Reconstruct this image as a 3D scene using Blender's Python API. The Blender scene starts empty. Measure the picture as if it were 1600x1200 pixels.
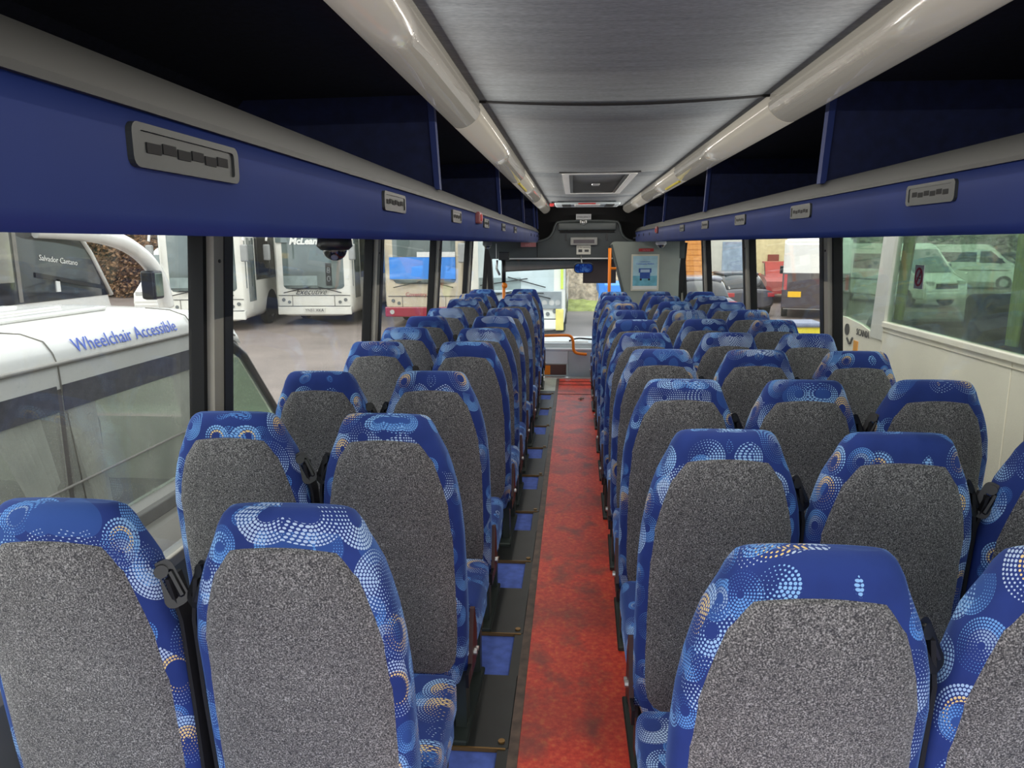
import bpy, bmesh, math, random
from mathutils import Vector, Matrix
random.seed(4)
S = bpy.context.scene
COL = S.collection
# ---------------------------------------------------------------- camera
cd = bpy.data.cameras.new('camera'); cam = bpy.data.objects.new('camera', cd); COL.objects.link(cam)
PIT, YAW, ROL = .1885, .084, -.006
cp, sp, cy, sy = math.cos(PIT), math.sin(PIT), math.cos(YAW), math.sin(YAW)
fwd = Vector((-sy*cp, cy*cp, -sp)); rt = Vector((cy, sy, 0)); up = rt.cross(fwd)
r2 = rt*math.cos(ROL)+up*math.sin(ROL); u2 = r2.cross(fwd)
mw = Matrix((r2, u2, -fwd)).transposed().to_4x4(); mw.translation = Vector((0, 0, 1.5))
cam.matrix_world = mw
cd.sensor_fit = 'HORIZONTAL'; cd.sensor_width = 36; cd.lens = 36*1150/1600; cd.clip_start = .05; cd.clip_end = 500
S.camera = cam
# ---------------------------------------------------------------- world, sun, exposure
W = bpy.data.worlds.new('world'); S.world = W; W.use_nodes = True
wn = W.node_tree; bgn = wn.nodes['Background']
tc = wn.nodes.new('ShaderNodeTexCoord'); nz = wn.nodes.new('ShaderNodeTexNoise'); nz.inputs['Scale'].default_value = 2.2
nz.inputs['Detail'].default_value = 5
rp = wn.nodes.new('ShaderNodeValToRGB'); rp.color_ramp.elements[0].position = .35; rp.color_ramp.elements[1].position = .65
rp.color_ramp.elements[0].color = (.80, .87, .96, 1); rp.color_ramp.elements[1].color = (1, .985, .96, 1)
wn.links.new(tc.outputs['Generated'], nz.inputs['Vector']); wn.links.new(nz.outputs['Fac'], rp.inputs['Fac'])
wn.links.new(rp.outputs['Color'], bgn.inputs['Color']); bgn.inputs['Strength'].default_value = 2.0
sl = bpy.data.lights.new('sun', 'SUN'); so = bpy.data.objects.new('sun', sl); COL.objects.link(so)
sl.energy = 1.2; sl.angle = math.radians(25); sl.color = (1, .95, .86)
so.rotation_euler = (math.radians(38), math.radians(-22), 0)
S.view_settings.view_transform = 'Standard'; S.view_settings.look = 'None'
S.view_settings.exposure = .45; S.view_settings.gamma = 1; S.view_settings.use_curve_mapping = False
ADDED_GLOW = .45
# fill strips added to brighten the cabin, one per cove, aimed inwards and down
for x_, z_, sg_ in ((-.336, 1.883, 1), (.636, 1.883, -1)):
    al = bpy.data.lights.new('added_fill_strip', 'AREA'); al.shape = 'RECTANGLE'; al.size = .006; al.size_y = 9.2; al.energy = 23; al.color = (1, .95, .86)
    ao = bpy.data.objects.new('added_fill_strip', al); COL.objects.link(ao); ao.location = (x_, 4.9, z_)
    ao.rotation_euler = (0, math.radians(-62*sg_), 0)

# ---------------------------------------------------------------- materials
def srgb(r, g, b):
    f = lambda c: (c/255/12.92) if c/255 <= .04045 else ((c/255+.055)/1.055)**2.4
    return (f(r), f(g), f(b), 1)
class N:
    def __init__(s, name):
        s.m = bpy.data.materials.new(name); s.m.use_nodes = True; s.t = s.m.node_tree
        s.b = s.t.nodes['Principled BSDF']; s.out = s.t.nodes['Material Output']
    def n(s, typ, **k):
        x = s.t.nodes.new('ShaderNode'+typ)
        for a, b in k.items(): setattr(x, a, b)
        return x
    def l(s, a, b): s.t.links.new(a, b)
    def math(s, op, a, b=None, c=None):
        x = s.n('Math', operation=op)
        for i, v in enumerate((a, b, c)):
            if v is None: continue
            if isinstance(v, (int, float)): x.inputs[i].default_value = v
            else: s.l(v, x.inputs[i])
        return x.outputs[0]
    def mix(s, f, a, b, bt='MIX'):
        x = s.n('Mix', data_type='RGBA', blend_type=bt)
        for i, v in ((0, f), (6, a), (7, b)):
            if isinstance(v, (int, float, tuple)): x.inputs[i].default_value = v
            else: s.l(v, x.inputs[i])
        return x.outputs[2]
    def ramp(s, f, stops):
        x = s.n('ValToRGB'); e = x.color_ramp.elements
        while len(e) < len(stops): e.new(.5)
        for i, (p, c) in enumerate(stops): e[i].position = p; e[i].color = c
        s.l(f, x.inputs[0]); return x.outputs[0]
    def noise(s, scale, detail=3, vec=None, stretch=None):
        t = s.n('TexNoise'); t.inputs['Scale'].default_value = scale; t.inputs['Detail'].default_value = detail
        if vec is None: vec = s.n('TexCoord').outputs['Object']
        if stretch:
            mp = s.n('Mapping'); mp.inputs['Scale'].default_value = stretch; s.l(vec, mp.inputs[0]); vec = mp.outputs[0]
        s.l(vec, t.inputs['Vector']); return t.outputs['Fac']
    def bump(s, h, st=.3, dist=.002):
        x = s.n('Bump'); x.inputs['Strength'].default_value = st; x.inputs['Distance'].default_value = dist
        s.l(h, x.inputs['Height']); s.l(x.outputs[0], s.b.inputs['Normal'])
MT = {}
def mat(name, rgb, rough=.5, metal=0, var=.12, vscale=6, coat=0, bumps=0, emit=None):
    if name in MT: return MT[name]
    k = N(name); c = srgb(*rgb)
    k.b.inputs['Roughness'].default_value = rough; k.b.inputs['Metallic'].default_value = metal
    k.b.inputs['Coat Weight'].default_value = coat
    if var:
        f = k.noise(vscale, 4)
        lo = tuple(x*(1-var) for x in c[:3])+(1,); hi = tuple(min(1, x*(1+var)) for x in c[:3])+(1,)
        k.l(k.ramp(f, [(.3, lo), (.7, hi)]), k.b.inputs['Base Color'])
    else: k.b.inputs['Base Color'].default_value = c
    if bumps: k.bump(k.noise(bumps, 2), .3)
    if emit: k.b.inputs['Emission Color'].default_value = srgb(*rgb); k.b.inputs['Emission Strength'].default_value = emit
    MT[name] = k.m; return k.m
def glass(name, tint, refl=.06, haze=0, hz=(200, 200, 190), rough=.02):
    if name in MT: return MT[name]
    k = N(name); k.t.nodes.remove(k.b)
    tr = k.n('BsdfTransparent'); tr.inputs[0].default_value = tint+(1,)
    gl = k.n('BsdfGlossy'); gl.inputs['Roughness'].default_value = rough
    lw = k.n('LayerWeight'); lw.inputs[0].default_value = .25
    fac = k.math('MULTIPLY_ADD', lw.outputs['Facing'], .22, refl)
    mx = k.n('MixShader'); k.l(fac, mx.inputs[0]); k.l(tr.outputs[0], mx.inputs[1]); k.l(gl.outputs[0], mx.inputs[2])
    last = mx.outputs[0]
    if haze:
        df = k.n('BsdfDiffuse'); df.inputs[0].default_value = srgb(*hz)
        nf = k.noise(3, 6); h = k.math('MULTIPLY', k.ramp(nf, [(.3, (.5, .5, .5, 1)), (.75, (1.4, 1.4, 1.4, 1))]), haze)
        sp_ = k.noise(160, 2); s2 = k.math('MULTIPLY', k.math('GREATER_THAN', sp_, .68), .35)
        h = k.math('ADD', h, k.math('MULTIPLY', s2, haze*3))
        m2 = k.n('MixShader'); k.l(h, m2.inputs[0]); k.l(last, m2.inputs[1]); k.l(df.outputs[0], m2.inputs[2]); last = m2.outputs[0]
    k.l(last, k.out.inputs[0]); MT[name] = k.m; return k.m

def fabric(name, solid=False):
    k = N(name)
    uv = k.n('UVMap').outputs[0]; oi = k.n('ObjectInfo').outputs['Random']
    cb = k.n('CombineXYZ'); k.l(k.math('MULTIPLY', oi, 13.7), cb.inputs[0]); k.l(k.math('MULTIPLY', oi, 7.9), cb.inputs[1])
    ad = k.n('VectorMath', operation='ADD'); k.l(uv, ad.inputs[0]); k.l(cb.outputs[0], ad.inputs[1])
    base = (.009, .036, .215, 1); cur = None
    def layer(cur, scale, off, dr, mod, colA, colB, gold, rmax, amp, thin):
        sc = k.n('VectorMath', operation='MULTIPLY_ADD'); k.l(ad.outputs[0], sc.inputs[0])
        sc.inputs[1].default_value = (scale,)*3; sc.inputs[2].default_value = off
        v = k.n('TexVoronoi', voronoi_dimensions='2D', feature='F1'); v.inputs['Scale'].default_value = 1; v.inputs['Randomness'].default_value = .85
        k.l(sc.outputs[0], v.inputs['Vector'])
        d = v.outputs['Distance']
        sub = k.n('VectorMath', operation='SUBTRACT'); k.l(sc.outputs[0], sub.inputs[0]); k.l(v.outputs['Position'], sub.inputs[1])
        sx = k.n('SeparateXYZ'); k.l(sub.outputs[0], sx.inputs[0])
        th = k.math('ARCTAN2', sx.outputs[1], sx.outputs[0])
        sc3 = k.n('SeparateColor'); k.l(v.outputs['Color'], sc3.inputs[0]); ra, rb, rc = sc3.outputs
        q = k.math('DIVIDE', d, dr); kk = k.math('FLOOR', q); u = k.math('SUBTRACT', k.math('FRACT', q), .5)
        nn = k.math('MULTIPLY_ADD', kk, 6, 3)
        w = k.math('SUBTRACT', k.math('FRACT', k.math('MULTIPLY', k.math('DIVIDE', th, 6.28318), nn)), .5)
        rr = k.math('SQRT', k.math('ADD', k.math('MULTIPLY', u, u), k.math('MULTIPLY', w, w)))
        dir_ = k.math('COSINE', k.math('MULTIPLY_ADD', ra, 6.28, th))
        rad = k.math('MULTIPLY_ADD', dir_, .15, .27)
        dot = k.math('LESS_THAN', rr, rad)
        lim = k.math('MULTIPLY_ADD', rb, rmax*.55, rmax*.45)
        ins = k.math('LESS_THAN', d, lim)
        far = k.math('GREATER_THAN', d, k.math('MULTIPLY', lim, k.math('MULTIPLY', rc, .45)))
        dot = k.math('MULTIPLY', dot, k.math('MULTIPLY', ins, far))
        # soft lighter disc under some motifs
        keep = k.math('GREATER_THAN', k.math('FRACT', k.math('MULTIPLY', rc, 7.3)), thin); dot = k.math('MULTIPLY', dot, keep)
        disc = k.math('MULTIPLY', ins, k.math('MULTIPLY', k.math('GREATER_THAN', rc, .72), amp))
        c1 = k.mix(disc, cur, (.05, .17, .52, 1))
        gf = k.math('MULTIPLY', k.math('GREATER_THAN', ra, .55), k.math('LESS_THAN', d, k.math('MULTIPLY', lim, .6)))
        col = k.mix(gf, k.mix(rb, colA, colB), gold)
        return k.mix(dot, c1, col)
    c = k.mix(k.noise(9, 3, uv), (.007, .022, .135, 1), (.017, .05, .27, 1))
    c = layer(c, 10, (3.3, 1.7, 0), .055, 1, (.10, .30, .72, 1), (.16, .38, .75, 1), (.30, .42, .62, 1), .5, .30, .22)
    c = layer(c, 8.5, (0, 0, 0), .062, 1, (.25, .52, .86, 1), (.50, .62, .80, 1), (.82, .62, .26, 1), .62, .0, .12)
    k.l(c, k.b.inputs['Base Color']); k.b.inputs['Roughness'].default_value = .85
    k.b.inputs['Sheen Weight'].default_value = .4; k.b.inputs['Sheen Roughness'].default_value = .35
    k.b.inputs['Sheen Tint'].default_value = (.25, .5, 1, 1)
    k.bump(k.noise(900, 1, uv), .25, .001)
    return k.m
FAB = fabric('blue_dotted_moquette')
def speckle():
    k = N('grey_speckled_carpet')
    oc = k.n('TexCoord').outputs['Object']
    f = k.noise(360, 2, oc); g = k.noise(5, 2, oc)
    c = k.ramp(f, [(.36, (.035, .035, .038, 1)), (.48, (.13, .128, .125, 1)), (.56, (.21, .205, .195, 1)), (.70, (.5, .49, .47, 1))])
    c = k.mix(1, c, k.ramp(g, [(.3, (.76, .75, .76, 1)), (.7, (.98, .97, .97, 1))]), 'MULTIPLY')
    k.l(c, k.b.inputs['Base Color']); k.b.inputs['Roughness'].default_value = .95
    k.b.inputs['Sheen Weight'].default_value = .25
    k.bump(f, .5, .002); return k.m
SPK = speckle()
def red_carpet():
    k = N('dark_banded_red_vinyl'); oc = k.n('TexCoord').outputs['Object']
    a = k.noise(60, 4, oc); b = k.noise(4, 4, oc, (2.0, 1.6, 1)); e = k.noise(300, 2, oc)
    c = k.ramp(a, [(.3, srgb(206, 46, 34)), (.55, srgb(230, 72, 48)), (.75, srgb(238, 116, 62))])
    c = k.mix(k.math('MULTIPLY', k.ramp(b, [(.50, (0, 0, 0, 1)), (.68, (1, 1, 1, 1))]), .62), c, srgb(95, 62, 56))
    c = k.mix(k.math('MULTIPLY', k.math('GREATER_THAN', e, .66), .4), c, srgb(225, 120, 70))
    # darker bands repeating along the aisle at row pitch, broken by noise
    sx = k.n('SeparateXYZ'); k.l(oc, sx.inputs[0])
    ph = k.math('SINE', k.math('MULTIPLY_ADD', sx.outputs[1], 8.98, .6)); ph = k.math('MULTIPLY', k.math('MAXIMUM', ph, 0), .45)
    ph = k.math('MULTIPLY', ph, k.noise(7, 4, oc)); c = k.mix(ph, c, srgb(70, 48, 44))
    k.l(c, k.b.inputs['Base Color']); k.b.inputs['Roughness'].default_value = .42; k.bump(a, .25, .002); return k.m
RED = red_carpet()
def ceil_mat():
    k = N('grey_ceiling_fabric'); oc = k.n('TexCoord').outputs['Object']
    a = k.noise(8, 6, oc, (.7, 6, 1)); b = k.noise(60, 4, oc, (1, 3, 1)); d = k.noise(1.6, 3, oc)
    c = k.ramp(a, [(.3, srgb(90, 95, 100)), (.7, srgb(120, 126, 130))])
    c = k.mix(.5, c, k.ramp(b, [(.35, srgb(88, 93, 98)), (.65, srgb(124, 130, 134))]))
    c = k.mix(k.math('MULTIPLY', k.ramp(d, [(.5, (0, 0, 0, 1)), (.72, (1, 1, 1, 1))]), .35), c, srgb(86, 82, 80))
    k.l(c, k.b.inputs['Base Color']); k.b.inputs['Roughness'].default_value = .9; k.bump(b, .2, .002); return k.m
CEIL = ceil_mat()
RACKB = mat('navy_rack_carpet', (18, 28, 66), .85, var=.25, vscale=30)
RACKD = mat('dark_bin_carpet', (24, 27, 44), .95, var=.3, vscale=60)
LIPB = mat('blue_rack_face', (10, 36, 98), .62, var=.14, vscale=3)
TRIMG = mat('grey_rack_trim', (30, 31, 29), .5, var=.08)
VENTG = mat('grey_vent_plastic', (36, 40, 40), .45, var=.06)
BLK = mat('black_plastic', (22, 22, 24), .35, var=.15)
BLKM = mat('black_void', (6, 6, 8), .8, var=0)
DKG = mat('dark_green_metal', (52, 60, 56), .4, .3)
BROWNM = mat('brown_painted_steel', (70, 42, 40), .45, .2)
CREAM = mat('cream_light_cover', (206, 200, 184), .28, var=.05, coat=.6)
YEL = mat('yellow_strip', (226, 206, 30), .4, var=.05)
POSTG = mat('grey_pillar', (156, 150, 138), .5, var=.06)
POSTB = mat('black_pillar_seal', (32, 32, 34), .5, var=.1)
WALLG = mat('grey_wall_trim', (110, 112, 110), .6, var=.08)
CPB = mat('blue_floor_carpet', (84, 108, 190), .9, var=.2, vscale=25)
FLB = mat('black_rubber_floor', (20, 23, 21), .42, var=.35, vscale=12)
GOLD = mat('brass_edge', (140, 108, 62), .4, .6)
BULK = mat('dark_bulkhead', (62, 68, 70), .6, var=.08)
BULK2 = mat('bulkhead_moulding', (78, 84, 84), .5, var=.08)
PART = mat('grey_green_partition', (146, 152, 144), .6, var=.1, vscale=3)
ORG = mat('orange_rail', (236, 128, 16), .35, var=.04)
DASH = mat('pale_grey_dash', (206, 212, 216), .5, var=.06)
DASHL = mat('grey_dash_panel', (176, 186, 190), .55, var=.06)
ALU = mat('aluminium', (190, 190, 188), .35, .8, var=.05)
WHT = mat('white_plastic', (226, 226, 222), .4, var=.03)
REDP = mat('red_plastic', (176, 40, 40), .4, var=.05)
PINK = mat('faded_red_label', (176, 110, 112), .5, var=.1)
VANW = mat('white_paint', (232, 230, 224), .25, var=.03, vscale=2, coat=.5)
COW = mat('off_white_paint', (226, 224, 214), .3, var=.03, vscale=2, coat=.4)
CRM = mat('cream_paint', (250, 242, 222), .35, var=.05, vscale=2, coat=.3)
BEIGE = mat('beige_paint', (204, 192, 168), .35, var=.04, coat=.3)
MAROON = mat('crimson_paint', (150, 26, 50), .35, var=.04, coat=.3)
SCR = mat('grey_windscreen', (92, 104, 102), .06, var=.35, vscale=.8, coat=1)
DSCR = mat('black_windscreen', (34, 34, 38), .08, var=.35, vscale=.6, coat=1)
TYR = mat('tyre', (34, 34, 34), .8)
LAMP = mat('headlamp', (200, 200, 196), .15, .3, coat=1)
BLUEP = mat('blue_tarp_and_reflection', (62, 138, 226), .6, var=.08)
TAR = N('wet_tarmac')
_a = TAR.noise(.7, 6); _b = TAR.noise(40, 3)
TAR.l(TAR.mix(.35, TAR.ramp(_a, [(.3, srgb(104, 92, 86)), (.7, srgb(140, 126, 118))]), TAR.ramp(_b, [(.3, srgb(84, 76, 72)), (.7, srgb(156, 142, 134))])), TAR.b.inputs['Base Color'])
TAR.b.inputs['Roughness'].default_value = .6; TAR.bump(_b, .3, .01); TAR = TAR.m
TXTB = mat('blue_lettering', (84, 112, 214), .4, var=0)
TXTK = mat('dark_lettering', (60, 60, 60), .4, var=0)
TXTW = mat('white_lettering', (235, 235, 230), .4, var=0)
TXTR = mat('red_lettering', (168, 62, 70), .4, var=0)
BUSGL = glass('coach_window_glass', (.93, .95, .94), .015, .05, (190, 186, 176))
WSGL = glass('windscreen_glass', (.90, .95, .97), .015, .02)
VANGL = glass('van_window_glass', (.88, .90, .87), .07, .24, (240, 240, 228))
TINT = mat('dark_window_band', (74, 74, 84), .3, var=.25, vscale=25)
GRNGL = glass('green_tinted_glass', (.74, .84, .76), .05, .07, (180, 200, 180))
CABGL = glass('cab_glass', (.74, .84, .74), .06, .30, (200, 214, 190))
CURTW = mat('white_curtain', (236, 236, 240), .9, var=.06)
CURTY = mat('lime_curtain', (198, 204, 130), .9, var=.1)

# ---------------------------------------------------------------- mesh helpers
def link(name, me, m, parent=None, smooth=False):
    o = bpy.data.objects.new(name, me); COL.objects.link(o)
    if m is not None and not me.materials: me.materials.append(m)
    if parent is not None: o.parent = parent
    if smooth:
        for p in me.polygons: p.use_smooth = len(p.vertices) <= 4
    return o
def mesh(name, V, F, m, parent=None, smooth=False, uvf=None):
    me = bpy.data.meshes.new(name); me.from_pydata([tuple(v) for v in V], [], F); me.update()
    if uvf:
        ul = me.uv_layers.new(name='UVMap')
        for lp in me.loops: ul.data[lp.index].uv = uvf(me.vertices[lp.vertex_index].co)
    return link(name, me, m, parent, smooth)
def frombm(name, bm, m, parent=None, smooth=False, uvf=None):
    me = bpy.data.meshes.new(name); bmesh.ops.recalc_face_normals(bm, faces=bm.faces); bm.to_mesh(me); bm.free()
    if uvf:
        ul = me.uv_layers.new(name='UVMap')
        for lp in me.loops: ul.data[lp.index].uv = uvf(me.vertices[lp.vertex_index].co)
    return link(name, me, m, parent, smooth)
def box(bm, a, b, bev=0, seg=2, M=None):
    c = [(x+y)/2 for x, y in zip(a, b)]; s = [abs(y-x) for x, y in zip(a, b)]
    r = bmesh.ops.create_cube(bm, size=1, matrix=Matrix.Translation(c) @ Matrix.Diagonal((*s, 1)))
    vs = r['verts']
    if bev:
        es = list({e for v in vs for e in v.link_edges})
        q = bmesh.ops.bevel(bm, geom=es, offset=bev, segments=seg, profile=.5, affect='EDGES')
        vs = list({v for f in q['faces'] for v in f.verts} | {v for v in vs if v.is_valid})
    if M is not None: bmesh.ops.transform(bm, matrix=M, verts=vs)
def obox(name, a, b, m, parent=None, bev=0, seg=2, smooth=False, uvf=None):
    bm = bmesh.new(); box(bm, a, b, bev, seg); return frombm(name, bm, m, parent, smooth, uvf)
def tube(bm, pts, r, n=10, closed=False):
    pts = [Vector(p) for p in pts]; rings = []
    for i, p in enumerate(pts):
        a = pts[i-1] if i else p; b = pts[i+1] if i < len(pts)-1 else p
        t = (b-a).normalized(); u = t.orthogonal().normalized() if i == 0 else (u - t*u.dot(t)).normalized(); v = t.cross(u)
        rr = r if isinstance(r, (int, float)) else r[i]
        rings.append([bm.verts.new(p+(u*math.cos(k*2*math.pi/n)+v*math.sin(k*2*math.pi/n))*rr) for k in range(n)])
    for i in range(len(rings)-1):
        for k in range(n): bm.faces.new((rings[i][k], rings[i][(k+1) % n], rings[i+1][(k+1) % n], rings[i+1][k]))
    bm.faces.new(rings[0][::-1]); bm.faces.new(rings[-1])
def otube(name, pts, r, m, parent=None, n=10):
    bm = bmesh.new(); tube(bm, pts, r, n); return frombm(name, bm, m, parent, True)
def smoothpath(pts, it=2):
    for _ in range(it):
        q = [pts[0]]
        for a, b in zip(pts, pts[1:]):
            a, b = Vector(a), Vector(b); q += [a*.75+b*.25, a*.25+b*.75]
        q.append(pts[-1]); pts = q
    return pts
def prism(bm, poly, f, t0, t1):
    """poly: 2D points; f(u,v,t) -> 3D; extruded from t0 to t1"""
    A = [bm.verts.new(f(u, v, t0)) for u, v in poly]; B = [bm.verts.new(f(u, v, t1)) for u, v in poly]
    n = len(poly); bm.faces.new(A[::-1]); bm.faces.new(B)
    for i in range(n): bm.faces.new((A[i], A[(i+1) % n], B[(i+1) % n], B[i]))
def oprism(name, poly, f, t0, t1, m, parent=None, smooth=False):
    bm = bmesh.new(); prism(bm, poly, f, t0, t1); return frombm(name, bm, m, parent, smooth)
FX = lambda u, v, t: (t, u, v)      # poly in YZ
FY = lambda u, v, t: (u, t, v)      # poly in XZ
FZ = lambda u, v, t: (u, v, t)
def rrect(x0, z0, x1, z1, r, n=4):
    P = []
    for cx, cz, a0 in ((x1-r, z1-r, 0), (x0+r, z1-r, 90), (x0+r, z0+r, 180), (x1-r, z0+r, 270)):
        for i in range(n+1):
            a = math.radians(a0+90*i/n); P.append((cx+r*math.cos(a), cz+r*math.sin(a)))
    return P
def ringprism(bm, outer, inner, f, t0, t1):
    n = len(outer)
    L = [[bm.verts.new(f(u, v, t)) for u, v in P] for P, t in ((outer, t0), (inner, t0), (outer, t1), (inner, t1))]
    for i in range(n):
        j = (i+1) % n
        bm.faces.new((L[0][i], L[1][i], L[1][j], L[0][j])); bm.faces.new((L[2][i], L[2][j], L[3][j], L[3][i]))
        bm.faces.new((L[0][i], L[0][j], L[2][j], L[2][i])); bm.faces.new((L[1][i], L[3][i], L[3][j], L[1][j]))
def text(name, s, size, m, mtx, parent=None, ext=.002, shear=0, bold=0, align='CENTER'):
    cu = bpy.data.curves.new(name, 'FONT'); cu.body = s; cu.size = size; cu.extrude = ext; cu.shear = shear
    cu.offset = bold; cu.align_x = align; cu.resolution_u = 2
    t = bpy.data.objects.new(name, cu); COL.objects.link(t)
    me = bpy.data.meshes.new_from_object(t.evaluated_get(bpy.context.evaluated_depsgraph_get()))
    bpy.data.objects.remove(t); bpy.data.curves.remove(cu)
    me.materials.clear(); me.transform(mtx); return link(name, me, m, parent)
def mtx(o, xd, yd):
    x = Vector(xd).normalized(); y = Vector(yd).normalized(); z = x.cross(y).normalized(); y = z.cross(x)
    M = Matrix((x, y, z)).transposed().to_4x4(); M.translation = Vector(o); return M
def tag(o, label, cat, group=None):
    o['label'] = label; o['category'] = cat
    if group: o['group'] = group
    return o
def struct(o): o['kind'] = 'structure'; return o
def empty(name, loc=(0, 0, 0), rz=0):
    o = bpy.data.objects.new(name, None); COL.objects.link(o); o.location = loc; o.rotation_euler.z = rz; o.empty_display_size = .1; return o
def copy_tree(o, parent=None):
    c = o.copy(); COL.objects.link(c); c.parent = parent
    for ch in o.children: copy_tree(ch, c)
    return c
def interp(T, x):
    if x <= T[0][0]: return T[0][1]
    for (a, b), (c, d) in zip(T, T[1:]):
        if x <= c: return b+(d-b)*(x-a)/(c-a)
    return T[-1][1]

# ================================================================= SETTING
ZF = -.06                 # passenger floor
Y0, Y1 = -.25, 8.62       # passenger deck, open behind the camera
XL, XR = -1.185, 1.445    # inner wall at z = 1.5
LEAN = .077
def wx(side, z): return (XL-(1.5-z)*LEAN) if side < 0 else (XR+(1.5-z)*LEAN)
fl = struct(obox('floor', (-1.35, Y0, ZF-.06), (1.6, Y1, ZF-.01), CPB))
struct(obox('trim_1', (-1.35, Y0, ZF-.3), (1.6, 10.6, ZF-.24), BLK))
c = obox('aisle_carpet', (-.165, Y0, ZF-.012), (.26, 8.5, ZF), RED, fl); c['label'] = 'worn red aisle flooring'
obox('edge_strip', (-.19, Y0, ZF-.011), (-.158, 8.5, ZF+.004), mat('grimy_edge', (92, 74, 62), .5, var=.5, vscale=20), fl)
obox('rubber_strip', (-.225, Y0, ZF-.011), (-.19, 8.3, ZF+.002), FLB, fl)
k = 0
yy = 1.55
pl0 = None
ROWP = .695
while yy < 8.0:
    if pl0 is None:
        pl0 = obox('floor_plate', (-.40, -.20, 0), (-.19, .20, .014), FLB, fl, .003, 1)
        e = obox('edge_trim', (-.37, -.206, .002), (-.20, -.20, .0155), GOLD, pl0)
        for sx_ in (-.215, -.37):
            bm = bmesh.new(); tube(bm, [(sx_, -.17, .013), (sx_, -.17, .019)], .011, 10); frombm('rivet', bm, GOLD, pl0)
        p = pl0
    else: p = copy_tree(pl0, fl)
    p.location = (0, yy, ZF-.01); yy += ROWP
obox('pale_floor', (-.40, 7.75, ZF-.012), (-.19, 8.5, ZF+.006), mat('pale_lino', (176, 182, 168), .4, var=.15, vscale=9), fl)
for y_ in (7.6, 8.12, 8.32): obox('seam_strip', (-.165, y_, ZF), (.26, y_+.012, ZF+.004), BROWNM, fl)
obox('nosing_strip', (-.42, 8.5, ZF-.012), (.40, 8.60, ZF+.012), ALU, fl, .004)
# side walls below the glass, top rails
for side, nm in ((-1, 'wall_left'), (1, 'wall_right')):
    bm = bmesh.new(); z0, z1 = ZF-.9, .50
    a, b = wx(side, z0), wx(side, z1); o_ = side*.09
    prism(bm, [(a, z0), (a+o_, z0), (b+o_, z1), (b, z1)], FY, Y0, 10.4)
    w = struct(frombm(nm, bm, WALLG))
    zt0, zt1 = 1.545, 1.98
    bm = bmesh.new(); a, b = wx(side, zt0), wx(side, zt1)
    prism(bm, [(a, zt0), (a+o_, zt0), (b+o_, zt1), (b, zt1)], FY, Y0, 10.4); frombm('top_rail', bm, WALLG, w)
    obox('sill_rail', (wx(side, .51)-.02, Y0, .49), (wx(side, .51)+.02+side*.02, 10.2, .53), POSTG, w, .006)
    posts = [.28, 2.3, 4.3, 6.28, 8.3, 10.2]
    for i, yp in enumerate(posts):
        t = struct(empty('trim_%d' % (i+2+(10 if side > 0 else 0)), (wx(side, 1.5), yp, 1.5)))
        # leaning pillar: black seal outside, grey casing inside
        def lean(z): return -(1.5-z)*LEAN*(1 if side < 0 else -1)
        for n_, xa, xb, ya, yb_, m_ in (('pillar_casing', 0, -side*.045, -.01, .055, POSTG), ('pillar_seal', side*.03, -side*.02, -.032, -.01, BLKM),
                                    ('pillar_return', side*.03, -side*.05, .055, .115, POSTB), ('far_seal', side*.03, -side*.012, .115, .13, BLKM)):
            bm = bmesh.new()
            P = [(xa+lean(.51), .51-1.5), (xb+lean(.51), .51-1.5), (xb+lean(1.57), .07), (xa+lean(1.57), .07)]
            prism(bm, P, FY, ya, yb_); frombm(n_, bm, m_, t)
        for zz in (.35, -.25):
            bm = bmesh.new(); x_ = -side*.045+lean(1.5+zz-.4); tube(bm, [(x_, .025, zz-.4), (x_-side*.004, .025, zz-.4)], .006, 8); frombm('screw', bm, BLK, t)
    ys = [Y0]+posts
    for i in range(len(ys)-1):
        ya, yb_ = ys[i]+.06, ys[i+1]-.02
        bm = bmesh.new(); xa, xb = wx(side, .51)+side*.02, wx(side, 1.6)+side*.02
        P = [(xa, .51), (xa+side*.006, .51), (xb+side*.006, 1.6), (xb, 1.6)]
        prism(bm, P, FY, ya, yb_)
        wnd = struct(frombm('window_%d' % (i+1+(6 if side > 0 else 0)), bm, BUSGL))
# outer roof shell, inner ceiling panels
bm = bmesh.new()
P = [(-1.19, 1.97), (-.9, 2.10), (-.4, 2.16), (.15, 2.18), (.7, 2.16), (1.2, 2.10), (1.45, 1.97), (1.43, 1.94), (1.15, 2.06), (.7, 2.12), (.15, 2.14), (-.4, 2.12), (-.9, 2.06), (-1.17, 1.94)]
prism(bm, P, FY, Y0, 10.5); roof = struct(frombm('ceiling', bm, WALLG))
def ceil_panel(ya, yb_):
    nx, ny = 14, 6; V = []; F = []
    xa, xb = -.335, .635
    for t in (0, 1):
        for j in range(ny+1):
            for i in range(nx+1):
                u = i/nx; x = xa+(xb-xa)*u; y = ya+(yb_-ya)*j/ny
                z = 1.962-.018*math.sin(math.pi*u)*(.6+.4*abs(2*j/ny-1)) + t*.012
                V.append((x, y, z))
    n1 = (nx+1)*(ny+1)
    for j in range(ny):
        for i in range(nx):
            a = j*(nx+1)+i; F.append((a, a+nx+1, a+nx+2, a+1)); F.append((a+n1, a+1+n1, a+nx+2+n1, a+nx+1+n1))
    for i in range(nx):
        F.append((i, i+1, i+1+n1, i+n1)); a = ny*(nx+1)+i; F.append((a+1, a, a+n1, a+1+n1))
    for j in range(ny):
        a = j*(nx+1); F.append((a+nx+1, a, a+n1, a+nx+1+n1)); a += nx; F.append((a, a+nx+1, a+nx+1+n1, a+n1))
    return mesh('ceiling_panel', V, F, CEIL, roof, True)
for ya, yb_ in ((Y0, 2.525), (2.537, 5.0), (5.008, 7.4), (7.408, 9.6)): ceil_panel(ya, yb_)
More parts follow.
